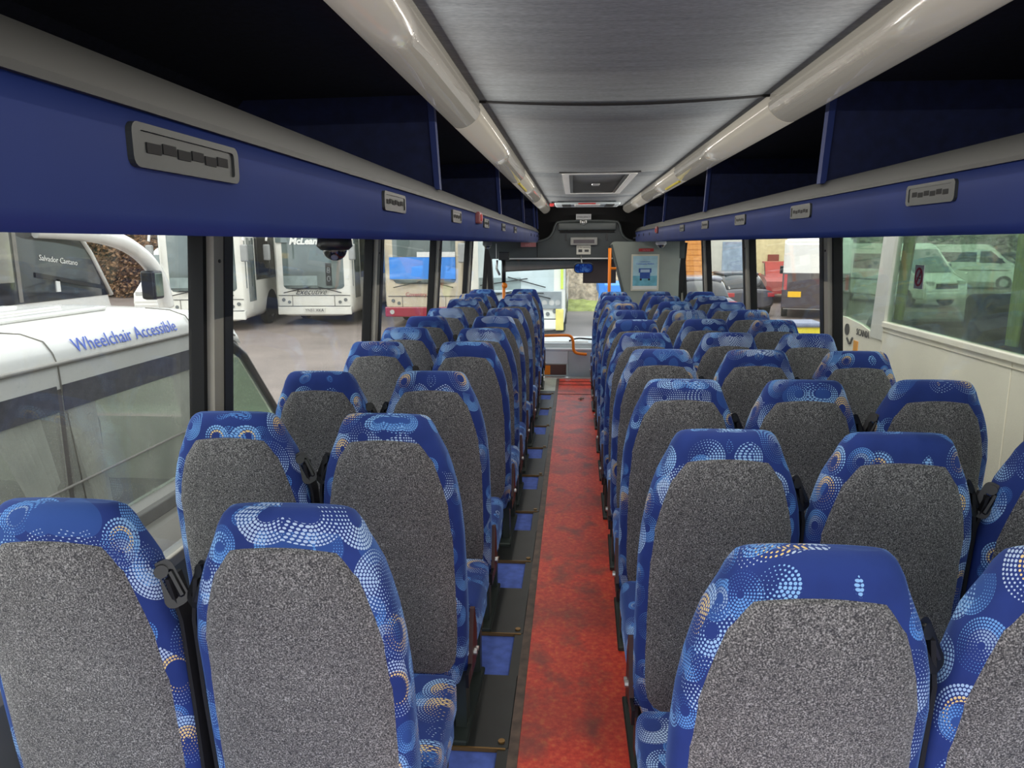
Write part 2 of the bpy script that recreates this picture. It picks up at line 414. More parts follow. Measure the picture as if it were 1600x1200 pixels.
otube('ceiling_seam', [(-.335+.97*i/14, 2.531, 1.963-.018*math.sin(math.pi*i/14)) for i in range(15)], .008, BLKM, roof, 8)
# ================================================================= LUGGAGE RACKS
def rack(side, xlip, wallx, dividers, name, label, vents):
    r = tag(empty(name, (xlip, 4, 1.5)), label, 'luggage rack')
    s = side; YE = 9.75
    def P2(pts): return [(x, z-1.5) for x, z in pts]
    ox = 0
    # face (lip) with rounded foot and underside running to the wall; coordinates local to xlip
    W_ = abs(wallx-xlip)
    prof = [(0, .135), (0, .09), (.002, .03), (.008, .018), (.022, .011), (.05, .012), (W_*.5, .022), (W_, .032), (W_, .05), (W_*.5, .045), (.05, .035), (.03, .05), (.025, .135)]
    bm = bmesh.new(); rings = []
    ysec = [Y0-4, 7.8-4, 8.6-4, 9.2-4, 9.55-4, YE-4]
    for j, y_ in enumerate(ysec):
        inset = [0, 0, .004, .02, .055, .13][j]
        rings.append([bm.verts.new((s*(x+inset*(1-min(1, x/W_))), y_, z)) for x, z in prof])
    n = len(prof)
    for a, b in zip(rings, rings[1:]):
        for i in range(n): bm.faces.new((a[i], a[(i+1) % n], b[(i+1) % n], b[i]))
    bm.faces.new(rings[0]); bm.faces.new(rings[-1][::-1])
    f = frombm('rack_face', bm, LIPB, r, True)
    for e in f.data.polygons: pass
    # grey top trim
    bm = bmesh.new(); rings = []
    tp = [(-.006, .128), (-.006, .136), (.022, .176), (.036, .176), (.036, .128)]
    for j, y_ in enumerate(ysec):
        inset = [0, 0, .004, .02, .055, .13][j]; rings.append([bm.verts.new((s*(x+inset), y_, z)) for x, z in tp])
    for a, b in zip(rings, rings[1:]):
        for i in range(5): bm.faces.new((a[i], a[(i+1) % 5], b[(i+1) % 5], b[i]))
    bm.faces.new(rings[0]); bm.faces.new(rings[-1][::-1]); frombm('top_trim', bm, TRIMG, r)
    # bin shell
    bm = bmesh.new()
    sh = [(.03, .07), (W_-.06, .07), (W_-.03, .12), (W_-.02, .34), (W_-.12, .45), (.0, .455), (.0, .47), (W_-.1, .465), (W_, .36), (W_-.005, .10), (W_-.04, .05), (.03, .05)]
    prism(bm, [(s*x, z) for x, z in sh], FY, Y0-4, YE-4-.05); frombm('bin_shell', bm, RACKD, r)
    for y_ in dividers:
        bm = bmesh.new(); dp = [(.02, .07), (W_-.04, .07), (W_-.02, .34), (W_-.12, .45), (.04, .455), (.012, .30)]
        prism(bm, [(s*x, z) for x, z in dp], FY, y_-4, y_-4+.02); frombm('divider', bm, RACKB, r)
        bm = bmesh.new(); prism(bm, [(s*.005, .17), (s*.022, .17), (s*.040, .455), (s*.02, .455)], FY, y_-4-.006, y_-4+.028); frombm('divider_edge', bm, LIPB, r)
    pr_ = None
    for vy, vl in vents:
        v = obox('air_vent', (-.004, -vl/2, -.017), (.003, vl/2, .017), VENTG, r, .0028, 1)
        bm = bmesh.new(); ringprism(bm, rrect(-vl/2-.004, -.021, vl/2+.004, .021, .010), rrect(-vl/2+.008, -.014, vl/2-.008, .014, .005), FX, -.0055 if s > 0 else .0055, .001*s); frombm('vent_frame', bm, VENTG, v)
        bm = bmesh.new(); ns = 6
        for q in range(ns):
            a = -vl/2+.02+(vl-.04)*q/ns; box(bm, (-.0042, a+.002, -.006+.002*(q%2)), (.0042, a+(vl-.04)/ns-.002, .004+.002*(q%2)))
        frombm('slots', bm, BLKM, v)
        v.location = (-s*.001, vy-4, .095)
    return r
rl = rack(-1, -.42, -1.17, [2.38, 4.38, 6.45, 8.2, 8.9], 'luggage_rack', 'long blue overhead luggage rack above the left windows', [(.80, .215), (1.73, .2), (2.65, .19), (3.55, .19), (4.42, .19), (5.3, .19)])
rr_ = rack(1, .72, 1.43, [2.33, 4.33, 6.3, 8.0], 'luggage_rack', 'long blue overhead luggage rack above the right windows', [(.75, .2), (1.60, .2), (2.47, .2), (3.34, .19), (4.22, .19), (5.1, .19)])
# speaker / reading-light holes near the front end of each rack
for r_, s in ((rl, -1), (rr_, 1)):
    for y_ in (7.3, 7.9, 8.5, 8.9):
        bm = bmesh.new(); tube(bm, [(-s*.004, y_-4, .085), (s*.004, y_-4, .085)], .014, 10); frombm('speaker_hole', bm, BLKM, r_)
b = tag(obox('bell_push', (-.424, 3.18, 1.585), (-.400, 3.27, 1.635), mat('bell_box', (120, 60, 62), .4), None, .006), 'small red bell push box on the left rack face', 'bell push')
obox('button', (-.401, 3.20, 1.595), (-.395, 3.24, 1.625), REDP, b, .003)
b = tag(obox('bell_push', (.704, 6.55, 1.58), (.720, 6.66, 1.64), mat('bell_box', (120, 60, 62), .4), None, .006), 'small red bell push box on the right rack face', 'bell push')
obox('button', (.697, 6.58, 1.59), (.706, 6.62, 1.62), REDP, b, .003)
# cove light covers
def cove(s, xo, zo, xi, zi, label):
    bm = bmesh.new(); n = 10; pts = []
    a, b_ = Vector((xo, zo)), Vector((xi, zi)); mid = (a+b_)/2; d = (b_-a); nrm = Vector((-d.y, d.x)) if s < 0 else Vector((d.y, -d.x))
    nrm.normalize()
    if nrm.y > 0: nrm = -nrm
    for i in range(n+1):
        t = math.pi*i/n; pts.append(mid-d*.5*math.cos(t)*1.0+nrm*.032*math.sin(t))
    pts += [b_+Vector((0, .03)), a+Vector((s*.012, .05))]
    root = tag(empty('cove_light', (mid.x, 4, mid.y)), label, 'light')
    k = N('cover_'+('l' if s < 0 else 'r')); k.t.nodes.remove(k.t.nodes['Principled BSDF']); 
    seg = [(Y0, .25), (.26, 2.53), (2.54, 4.8), (4.81, 7.1), (7.11, 9.7)]
    for ya, yb_ in seg:
        bm = bmesh.new(); prism(bm, [(p[0]-mid.x, p[1]-mid.y) for p in pts], FY, ya-4, yb_-4)
        frombm('light_cover', bm, COVM, root, True)
    bm = bmesh.new(); q = pts[4]
    tube(bm, [(q[0]-mid.x, .85, q[1]-mid.y-.001), (q[0]-mid.x, 1.55, q[1]-mid.y-.001)], .009, 8); frombm('yellow_strip', bm, YEL, root)
    q = pts[3]
    otube('modelled_glint', [(q[0]-mid.x, 1.6, q[1]-mid.y), (q[0]-mid.x, 2.6, q[1]-mid.y)], .003, ALU, root, 6)  # thin bright rod modelled as the glint along the cover
    return root
kk = N('cream_light_cover_added_glow'); kk.b.inputs['Base Color'].default_value = srgb(150, 144, 130); kk.b.inputs['Roughness'].default_value = .2
kk.b.inputs['Coat Weight'].default_value = .6
kk.b.inputs['Emission Color'].default_value = (1, .93, .80, 1); kk.b.inputs['Emission Strength'].default_value = ADDED_GLOW*.3; COVM = kk.m  # faint glow added to the unlit covers
cove(-1, -.405, 1.885, -.315, 1.945, 'long cream rounded light cover along the left ceiling edge')
cove(1, .705, 1.885, .615, 1.945, 'long cream rounded light cover along the right ceiling edge')
# roof hatch
h = tag(empty('roof_hatch', (.16, 5.95, 1.958)), 'black mesh roof hatch with a pale frame in the ceiling', 'hatch')
bm = bmesh.new(); ringprism(bm, rrect(-.245, -1.0, .245, 1.0, .03), rrect(-.20, -.93, .20, .93, .02), FZ, -.018, 0.01); frombm('hatch_frame', bm, WHT, h)
bm = bmesh.new(); ringprism(bm, rrect(-.20, -.93, .20, .93, .02), rrect(-.175, -.90, .175, .90, .02), FZ, -.014, 0.01); frombm('inner_frame', bm, BLK, h)
bm = bmesh.new(); box(bm, (-.178, -.9, -.008), (.178, .9, .002)); frombm('mesh_panel', bm, mat('hatch_mesh', (58, 58, 54), .5, .2, var=.7, vscale=90), h)
bm = bmesh.new(); box(bm, (-.26, -1.05, -.016), (.26, -.995, 0.01)); frombm('gasket', bm, BLK, h)
bm = bmesh.new()
for i in range(30): box(bm, (-.175, -.88+i*.06, -.012), (.175, -.865+i*.06, -.007))
g = frombm('mesh_slats', bm, BLK, h); g['kind'] = 'stuff'
obox('handle', (-.03, -.10, -.022), (.03, -.02, -.008), ALU, h, .005)
# front ceiling fitting
h = tag(empty('ceiling_console', (.14, 8.6, 1.945)), 'long narrow ceiling console with red and white lamp just behind the bulkhead', 'console')
obox('console_body', (-.36, -.25, -.03), (.36, .35, 0), DASHL, h, .012); obox('white_lens', (-.14, -.262, -.034), (.14, .12, -.024), WHT, h, .005)
obox('red_lens', (-.10, -.27, -.026), (.09, -.262, -.012), REDP, h)
for x_ in (-.28, .2): obox('dark_grille', (x_, -.255, -.034), (x_+.1, .2, -.026), BLK, h, .004)
obox('red_light', (-.42, -.1, -.03), (-.37, .12, 0), REDP, h, .006)

# ================================================================= FRONT
# bulkhead: lower band with upper hump, dark header behind rack ends
hump = [(-1.10, 1.30), (1.43, 1.30), (1.43, 1.53), (.74, 1.53), (.66, 1.56), (.60, 1.64), (.575, 1.74), (.54, 1.78), (-.20, 1.78), (-.245, 1.74), (-.28, 1.64), (-.34, 1.57), (-.44, 1.53), (-1.16, 1.53)]
wf = struct(oprism('wall_front', hump, FY, 9.85, 9.95, BULK))
obox('header_panel', (-1.15, 9.96, 1.50), (1.43, 10.02, 2.0), BLKM, wf)
rim = [(-.20, 1.775), (.54, 1.775), (.575, 1.735), (.60, 1.64), (.66, 1.56), (.74, 1.525)]
pathr = smoothpath([(x, 9.84, z) for x, z in [(-.50, 1.522), (-.36, 1.55), (-.285, 1.62), (-.25, 1.74), (-.20, 1.785), (.54, 1.785), (.585, 1.74), (.61, 1.62), (.67, 1.55), (.76, 1.522)]])
otube('rim_moulding', pathr, .016, BULK2, wf)
obox('hood_panel', (-.215, 9.80, 1.665), (.545, 9.86, 1.765), BULK2, wf, .02, 3, True)
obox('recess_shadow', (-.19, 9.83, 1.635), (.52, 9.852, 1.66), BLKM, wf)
obox('lintel_strip', (-1.0, 9.82, 1.295), (.56, 9.85, 1.312), ALU, wf)
obox('panel_joint', (-.488, 9.843, 1.32), (-.482, 9.852, 1.52), BLKM, wf)
for x_ in (-.12, .41): obox('slot', (x_, 9.842, 1.53), (x_+.02, 9.852, 1.62), BLK, wf)
cl = tag(obox('clock_display', (-.05, 9.80, 1.475), (.30, 9.85, 1.575), mat('display_case', (140, 140, 136), .4), None, .008), 'grey framed dark clock display on the front bulkhead', 'display')
obox('screen', (-.01, 9.795, 1.50), (.26, 9.802, 1.545), mat('display_screen', (44, 22, 26), .2, var=0), cl)
sg = tag(obox('notice', (.03, 9.838, 1.355), (.215, 9.849, 1.475), mat('notice_paper', (206, 204, 194), .6, var=.02), None), 'pale safety notice under the clock display', 'sign')
M_ = lambda x, z, y: mtx((x, y, z), (1, 0, 0), (0, 0, 1))
text('lettering', '(!) No smoking', .028, TXTK, M_(.123, 1.437, 9.8365), sg, .001)
obox('pictogram', (.055, 9.835, 1.385), (.105, 9.839, 1.42), TXTK, sg); obox('pictogram', (.135, 9.835, 1.388), (.19, 9.839, 1.417), TXTK, sg, .001)
sg = tag(obox('number_label', (.02, 9.80, 1.80), (.215, 9.815, 1.87), mat('grey_label', (168, 170, 172), .5, var=.03)), 'grey printed label hanging above the bulkhead hood', 'sign')
text('lettering', 'EMERGENCY', .03, TXTK, M_(.118, 1.822, 9.7985), sg, .001)
lm = tag(empty('dome_lamp', (.115, 9.79, 1.765)), 'small chrome dome lamp at the top of the bulkhead hood', 'lamp')
bm = bmesh.new(); bmesh.ops.create_uvsphere(bm, u_segments=14, v_segments=8, radius=.035); frombm('dome', bm, ALU, lm, True)
obox('bezel', (-.045, -.005, -.012), (.045, .02, .028), WHT, lm, .006)
lb = tag(obox('exit_label', (-.70, 9.80, 1.455), (-.50, 9.84, 1.515), PINK, None, .004), 'faded red label box under the left rack end', 'sign')
text('lettering', 'EXIT', .04, mat('pale_pink', (210, 160, 160), .5, var=0), M_(-.6, 1.47, 9.799), lb, .001)
# visors, mirror
v = tag(empty('sun_blind', (-.42, 10.05, 1.28)), 'long pale grey pull-down sun blind across the windscreen', 'sun visor')
oprism('blind_cloth', [(-.55, 0), (.56, 0), (.56, -.10), (-.55, -.15)], FY, -.004, .004, mat('grey_blind', (126, 120, 118), .7, var=.1), v)
otube('roller', [(-.56, 0, .0), (.57, 0, 0)], .018, BLK, v); otube('bottom_bar', [(-.55, 0, -.15), (.56, 0, -.10)], .008, BLK, v)
v = tag(empty('sun_visor', (.34, 10.02, 1.28)), 'square dark brown sun visor beside the interior mirror', 'sun visor')
obox('visor_panel', (-.22, -.006, -.31), (.22, .006, 0), mat('brown_visor', (66, 56, 58), .6, var=.06), v, .004)
otube('hinge_bar', [(-.24, 0, .005), (.24, 0, .005)], .008, BLK, v)
m_ = tag(empty('interior_mirror', (.125, 9.72, 1.18)), 'rounded interior mirror reflecting blue seats below the bulkhead', 'mirror')
bm = bmesh.new(); prism(bm, rrect(-.125, -.065, .125, .065, .05, 5), FY, 0, .03); frombm('mirror_case', bm, BLK, m_)
bm = bmesh.new(); prism(bm, rrect(-.115, -.056, .115, .056, .045, 5), FY, -.004, 0); g = frombm('mirror_glass', bm, mat('seat_reflection_blue', (150, 190, 240), .03, 1, var=0), m_)  # blue of the reflected seats put into the mirror colour
otube('stalk', [(-.02, .02, .05), (-.03, .10, .125), (-.03, .17, .16)], .006, ALU, m_)
m_.rotation_euler = (.12, 0, .05)
# windscreen (raked), pillars, dash
g = struct(oprism('window_13', [(9.98, 1.33), (9.99, 1.33), (10.62, .05), (10.61, .05)], FX, -1.15, 1.4, WSGL))
for x_ in (-1.18, 1.40): oprism('windscreen_pillar', [(9.9, 1.5), (10.0, 1.5), (10.7, .0), (10.55, .0)], FX, x_, x_+.07, POSTB, g)
oprism('seal', [(-1.15, -.01), (1.4, -.01), (1.4, .05), (-1.15, .05)], lambda u, v_, t: (u, t, v_), 10.58, 10.66, BLK, g)
wl = tag(empty('windscreen_wiper', (-.5, 10.62, .05)), 'long black wiper resting along the foot of the windscreen', 'wiper')
otube('blade', [(-.25, .0, .17), (.9, 0, .06)], .012, BLK, wl, 6); otube('arm', [(.9, .02, -.02), (.3, .01, .1)], .012, BLK, wl, 6)
d = tag(empty('dashboard', (.1, 9.4, .2)), 'pale grey dashboard and front step panel at the end of the aisle', 'dashboard')
oprism('dash_top', [(.15, .02), (1.2, -.02), (1.2, -.08), (.15, -.06)], FX, -1.2, 1.28, DASH, d)
obox('dash_front', (-1.2, .13, -1.0), (1.28, .17, -.02), DASHL, d, .01)
bm = bmesh.new(); box(bm, (-.16, -.72, -.48), (.34, -.68, .055), .012); frombm('step_panel', bm, DASHL, d)
obox('panel_cap', (-.56, -.73, .045), (.36, -.66, .075), DASH, d, .012)
obox('left_step_panel', (-.56, -.72, -.12), (-.16, -.69, .055), DASH, d, .01)
obox('side_pocket', (-.44, -.728, -.245), (-.18, -.715, -.12), mat('brown_pocket', (92, 64, 58), .6), d, .004)
obox('pocket_light', (-.44, -.735, -.24), (-.37, -.725, -.13), ORG, d)
for x_ in (-.02, .21):
    bm = bmesh.new(); tube(bm, [(x_, -.735, .015), (x_, -.72, .015)], .012, 8); frombm('bolt', bm, BLK, d)
obox('white_tray', (-.5, .25, .01), (.1, .8, .03), WHT, d, .01)
otube('dash_cable', smoothpath([(-.15, .2, .045), (-.05, .3, .07), (.1, .35, .05), (.25, .3, .05)]), .012, BLK, d, 8)
obox('kick_corner', (.14, -.86, -.26), (.32, -.74, -.14), BROWNM, d, .01)
# rails
o = tag(otube('grab_rail', smoothpath([(-.40, 8.62, .43), (-.08, 8.62, .44), (-.03, 8.62, .43), (.0, 8.62, .38), (.0, 8.62, .27), (.03, 8.62, .225), (.14, 8.62, .215), (.16, 8.62, .215)]), .017, ORG), 'orange bent grab rail at the front end of the aisle', 'handrail')
def pole(name, x, y, z0, z1, label):
    r = tag(empty(name, (x, y, z0)), label, 'handrail')
    otube('pole', [(0, 0, 0), (0, 0, (z1-z0))], .020, ORG, r, 12)
    return r
r = pole('handrail', -.86, 9.1, -.3, 1.30, 'upright orange pole with black clamp at the left front window')
otube('collar', [(0, 0, 1.33), (0, 0, 1.60)], .026, BLK, r); obox('clamp', (-.06, -.03, 1.60), (.07, .03, 1.70), BLK, r, .008)
bm = bmesh.new(); bmesh.ops.create_uvsphere(bm, u_segments=12, v_segments=8, radius=.036, matrix=Matrix.Translation((.01, 0, 1.29))); frombm('knob', bm, ORG, r, True)
otube('bracket_arm', [(-.05, 0, 1.42), (-.09, .02, 1.5), (-.08, .0, 1.6)], .014, ALU, r)
otube('hang_cord', [(-.10, .1, 1.8), (-.10, .1, 1.62)], .005, WHT, r, 6)
r = pole('handrail', .425, 9.0, -.3, 1.44, 'upright orange pole beside the partition with the poster')
otube('cross_arm', [(0, 0, 1.50), (.08, 0, 1.50)], .016, ORG, r)
# partition with poster
p = struct(empty('wall_partition', (.93, 9.78, .9)))
P = smoothpath([(-.46, .58), (-.43, .62), (-.30, .615), (.38, .615), (.42, .615)], 2)
poly = [(q[0], q[1]) for q in P]+[(.43, -.64), (-.245, -.64), (-.31, .0)]
oprism('partition_panel', poly, FY, -.02, .03, PART, p)
otube('edge_moulding', [(-.455, -.02, .58), (-.30, -.02, 0), (-.245, -.02, -.63)], .018, BULK2, p)
ps = tag(empty('poster', (.917, 9.75, 1.12)), 'framed poster of a blue vehicle below a red sticker on the partition', 'poster')
W2, H2 = .178, .235
obox('poster_frame', (-W2, -.006, -H2), (W2, .006, H2), mat('poster_frame', (214, 208, 190), .5, var=.02), ps, .004)
obox('poster_paper', (-W2+.022, -.009, -H2+.022), (W2-.022, -.006, H2-.022), mat('poster_sky', (170, 206, 218), .6, var=.12, vscale=9), ps)
obox('water', (-W2+.022, -.0105, -H2+.05), (W2-.022, -.009, -.04), mat('poster_teal', (112, 178, 196), .6, var=.2, vscale=12), ps)
obox('white_footer', (-W2+.022, -.011, -H2+.022), (W2-.022, -.0095, -H2+.065), mat('poster_white', (226, 226, 220), .6, var=.03), ps)
text('lettering', 'Community Minibus', .028, TXTB, M_(0, .105, -.0112), ps, .0005)
text('small_lettering', 'proud to serve', .02, TXTB, M_(0, .135, -.0112), ps, .0005)
BV = mat('poster_blue', (48, 84, 160), .5, var=.15, vscale=20)
obox('printed_vehicle', (-.065, -.0125, -.075), (.065, -.0095, .0), BV, ps, .001); obox('printed_roof', (-.08, -.0125, .0), (.08, -.0095, .055), BV, ps, .001)
obox('printed_screen', (-.06, -.0135, .005), (.06, -.012, .042), mat('poster_pale', (176, 200, 222), .5, var=.1), ps)
for x_ in (-.065, .04): obox('printed_wheel', (x_, -.0125, -.10), (x_+.025, -.0095, -.075), BLK, ps)
st = tag(obox('sticker', (.83, 9.745, 1.39), (1.02, 9.76, 1.428), REDP), 'red sticker strip directly above the framed poster', 'sign')
text('lettering', 'CAUTION', .022, mat('pale_pink', (210, 160, 160)), M_(.925, 1.399, 9.744), st, .0005)
# leaf on the carpet
bm = bmesh.new()
for a in range(7):
    an = a*.9; L_ = .035+.012*(a % 3)
    v0 = bm.verts.new((0, 0, .004)); v1 = bm.verts.new((math.cos(an-.25)*L_*.6, math.sin(an-.25)*L_*.6, .012)); v2 = bm.verts.new((math.cos(an)*L_, math.sin(an)*L_, .006)); v3 = bm.verts.new((math.cos(an+.25)*L_*.6, math.sin(an+.25)*L_*.6, .011))
    bm.faces.new((v0, v1, v2, v3))
lf = tag(frombm('dried_leaf', bm, mat('dried_leaf', (92, 96, 48), .8)), 'small dried leaf lying on the far red aisle', 'leaf'); lf.location = (.09, 7.35, ZF)
# cctv domes
def dome(x, y, z, r, m1, label, sc=1):
    t = tag(empty('security_camera', (x, y, z)), label, 'camera')
    bm = bmesh.new(); tube(bm, [(0, 0, 0), (0, 0, -.02*sc), (0, 0, -.032*sc), (0, 0, -.042*sc)], [r*.96, r, r*1.05, r*.8], 24); frombm('housing', bm, m1, t, True)
    bm = bmesh.new(); bmesh.ops.create_uvsphere(bm, u_segments=20, v_segments=12, radius=r*.72, matrix=Matrix.Translation((0, 0, -.038*sc))); 
    frombm('dome', bm, mat('smoked_dome', (26, 24, 24), .05, var=0, coat=1), t, True)
    bm = bmesh.new(); tube(bm, [(r*.1, -r*.42, -.038*sc-r*.42), (r*.12, -r*.52, -.038*sc-r*.52)], r*.2, 12); frombm('lens', bm, ALU, t)
dome(-.62, 1.90, 1.528, .044, BLK, 'black dome security camera under the left rack by the second window')
dome(-.93, 8.0, 1.53, .05, WALLG, 'small grey dome security camera under the far left rack end', 1.3)
dome(.98, 8.6, 1.53, .06, WHT, 'white dome security camera above the partition', 1.3)
# no smoking sticker on right window
xs = wx(1, 1.37)+.012
ns = tag(empty('no_smoking_sticker', (xs, 3.30, 1.35)), 'small no-smoking sticker on the right-hand window glass', 'sign')
obox('sticker_backing', (-.002, -.040, -.05), (.001, .040, .05), mat('sticker_grey', (176, 176, 176), .5, var=.03), ns)
bm = bmesh.new(); ci = [(math.cos(a*math.pi/12), math.sin(a*math.pi/12)) for a in range(24)]
ringprism(bm, [(c_*.034, s_*.040) for c_, s_ in ci], [(c_*.026, s_*.031) for c_, s_ in ci], FX, -.004, -.002); 
box(bm, (-.004, -.004, -.032), (-.002, .004, .032), 0, 2, Matrix.Rotation(math.radians(35), 4, 'X')); frombm('red_ring', bm, mat('sign_crimson', (150, 30, 60), .5, var=0), ns)
bm = bmesh.new(); box(bm, (-.0035, -.018, -.008), (-.0022, .016, -.002)); box(bm, (-.0035, -.016, .004), (-.0022, -.010, .018)); frombm('cigarette', bm, BLK, ns)

# ================================================================= SEATS
HB = .88   # back height (bottom edge to top)
WT = [(0, .102), (.004, .114), (.012, .123), (.03, .133), (.07, .150), (.12, .172), (.18, .190), (.26, .203), (.38, .209), (.6, .210), (.78, .206), (.88, .18)]
TT = [(0, .02), (.004, .045), (.012, .068), (.03, .086), (.10, .095), (.25, .088), (.5, .10), (.75, .115), (.88, .10)]
RT = [(0, .03), (.004, .018), (.012, .008), (.03, 0), (.88, 0)]
def yrear(t): return RT and interp(RT, t) + .085*(t/HB)**1.2 - .012*math.sin(math.pi*min(1, t/.35))
def section(t, n=28, e=3.4):
    w, th = interp(WT, t), interp(TT, t); y0 = yrear(t); c = y0+th/2; P = []
    for i in range(n):
        a = 2*math.pi*i/n; ca, sa = math.cos(a), math.sin(a)
        x = w*math.copysign(abs(ca)**(2/e), ca); y = c+th/2*math.copysign(abs(sa)**(2/e), sa)
        if sa > 0: y += .022*max(0, (abs(x)/w-.55)/.45)**1.5*min(1, t/.1)
        P.append((x, y))
    return P
def rear_y(x, t, e=3.4):
    w, th = interp(WT, t), interp(TT, t); q = min(1, abs(x)/w)
    return yrear(t)+th/2-th/2*(1-q**e)**(1/e)
ZT = 1.022
def seat_back():
    ts = [0, .004, .012, .022, .035, .055, .08, .11, .15, .2, .27, .36, .46, .58, .7, .78, .84, .87, .88]
    V, F = [], []; n = 28
    for t in ts: V += [(x, y, ZT-t + (.006*(1-(x/.2)**2) if t < .05 else 0)) for x, y in section(t, n)]
    for j in range(len(ts)-1):
        for i in range(n): F.append((j*n+i, (j+1)*n+i, (j+1)*n+(i+1) % n, j*n+(i+1) % n))
    F.append(tuple(range(n))); F.append(tuple(range((len(ts)-1)*n, len(ts)*n))[::-1])
    return V, F
PW = [(.068, .104), (.078, .114), (.12, .146), (.18, .170), (.26, .188), (.38, .198), (.6, .200), (.74, .197), (.79, .186), (.82, .165), (.832, .14)]
def back_panel():
    ts = [.068, .072, .080, .09, .12, .15, .2, .26, .34, .44, .54, .64, .72, .76, .79, .808, .82, .828, .832]; n = 16; V, F = [], []
    for j, t in enumerate(ts):
        w = interp(PW, t)
        for i in range(n+1):
            u = -1+2*i/n; x = w*u; arch = .010*(1-u*u) if t < .1 else (0.010*(1-u*u)*max(0, (.2-t)/.1) if t < .2 else 0)
            tt = max(.001, t-arch); edge = (j in (0, len(ts)-1)) or i in (0, n)
            V.append((x, rear_y(x, tt)+(.006 if edge else -.0045), ZT-tt))
    for j in range(len(ts)-1):
        for i in range(n):
            a = j*(n+1)+i; F.append((a, a+1, a+n+2, a+n+1)[::-1])
    return V, F
uvb = lambda co: (co.x*1.0+(co.y-.05)*(1.0 if co.x > 0 else -1.0)*.9, co.z+co.y*.35)
uvc = lambda co: (co.x+co.z*.8, co.y+co.z)
def belt_guide(side):
    bm = bmesh.new()
    f = lambda u, v, t: (u, t, v)
    ringprism(bm, rrect(-.022, -.048, .022, .048, .016), rrect(-.008, -.032, .004, .022, .004), f, -.007, .007)
    tube(bm, [(-.002, -.016, .030), (-.002, .012, .030)], .013, 12)
    box(bm, (.004, -.012, -.034), (.018, .004, .026), .004, 1)
    bmesh.ops.transform(bm, matrix=Matrix.Rotation(math.radians(-24*side), 4, 'Y') @ Matrix.Rotation(math.radians(35*side), 4, 'Z'), verts=bm.verts)
    me = bpy.data.meshes.new('belt_guide'); bmesh.ops.recalc_face_normals(bm, faces=bm.faces); bm.to_mesh(me); bm.free(); me.materials.append(BLK); return me
GUI = {1: belt_guide(1), -1: belt_guide(-1)}
def make_seat(bside, aisle):
    """bside: side of the belt guide; aisle: side facing the aisle (0 = none)"""
    r = empty('coach_seat')
    V, F = seat_back(); mesh('backrest', V, F, FAB, r, True, uvb)
    V, F = back_panel(); mesh('back_panel', V, F, SPK, r, True)
    xa, xb = -.202-(.012 if aisle < 0 else 0), .202+(.012 if aisle > 0 else 0)
    obox('seat_cushion', (xa, .22, .22), (xb, .60, .35), FAB, r, .035, 4, True, uvc)
    obox('cushion_skirt', (xa+.005, .13, .165), (xb-.005, .56, .25), FAB, r, .02, 3, True, uvc)
    bm = bmesh.new(); box(bm, (-.2, .14, .13), (.2, .18, .17)); box(bm, (-.2, .46, .13), (.2, .50, .17)); box(bm, (-.19, .14, .135), (-.17, .5, .165)); box(bm, (.17, .14, .135), (.19, .5, .165))
    frombm('seat_frame', bm, DKG, r)
    lx = .175*(aisle if aisle else bside*-1)
    for x_ in ((lx,) if aisle else (lx,)):
        bm = bmesh.new(); box(bm, (x_-.018, .15, ZF), (x_+.018, .22, .14)); box(bm, (x_-.018, .46, ZF), (x_+.018, .50, .14)); box(bm, (x_-.03, .08, ZF), (x_+.03, .50, ZF+.02), .004, 1)
        tube(bm, [(x_-.02, .185, .13), (x_+.022*(1 if x_ > 0 else -1), .185, .13)], .012, 8)
        frombm('leg', bm, DKG, r)
    if aisle:
        a = aisle
        bm = bmesh.new(); prism(bm, [(.12, .17), (.24, .17), (.235, .27), (.20, .36), (.185, .36), (.15, .26)], FX, a*.204, a*.218); frombm('hinge_plate', bm, BROWNM, r)
        bm = bmesh.new(); tube(bm, [(a*.216, .17, .22), (a*.228, .17, .22)], .011, 8); tube(bm, [(a*.216, .215, .205), (a*.226, .215, .205)], .008, 8); frombm('bolt', bm, ALU, r)
        bm = bmesh.new(); box(bm, (a*.206, .04+.03, .155), (a*.216, .22, .20)); frombm('side_bracket', bm, BLK, r)
    s = bside
    g = link('belt_guide', GUI[s], None, r); g.location = (s*.192, .055, ZT-.165)
    # strap from guide down to the seat frame
    pts = [(s*.196, .065, ZT-.15), (s*.212, .075, ZT-.24), (s*.213, .09, ZT-.42), (s*.208, .12, .28)]
    bm = bmesh.new(); wv = .024; rg = []
    for (x, y, z) in pts: rg.append([bm.verts.new((x-.004, y-wv, z)), bm.verts.new((x+.004, y-wv, z)), bm.verts.new((x+.004, y+wv, z)), bm.verts.new((x-.004, y+wv, z))])
    for a_, b_ in zip(rg, rg[1:]):
        for i in range(4): bm.faces.new((a_[i], a_[(i+1) % 4], b_[(i+1) % 4], b_[i]))
    bm.faces.new(rg[0]); bm.faces.new(rg[-1]); frombm('seat_belt', bm, mat('belt_webbing', (20, 20, 24), .8), r)
    bm = bmesh.new(); box(bm, (s*.205-.010, .115, .24), (s*.205+.010, .17, .50), .005, 1); frombm('belt_buckle', bm, BLK, r)
    return r
LROW = [1.22, 1.97, 2.66, 3.53, 4.13, 4.79, 5.46, 6.40, 7.0, 7.72]
RROW = [1.10, 1.82, 2.56, 3.27, 3.95, 4.65, 5.32, 6.03, 6.70, 7.32]
ORD = ['first', 'second', 'third', 'fourth', 'fifth', 'sixth', 'seventh', 'eighth', 'ninth', 'tenth']
COLS = [(-.968, 1, 0, LROW, 'window side left of the aisle'), (-.522, -1, 1, LROW, 'next to the aisle on the left'),
        (.392, 1, -1, RROW, 'next to the aisle on the right'), (.815, 1, 0, RROW, 'middle of the right-hand three'), (1.236, -1, 0, RROW, 'window side right of the aisle')]
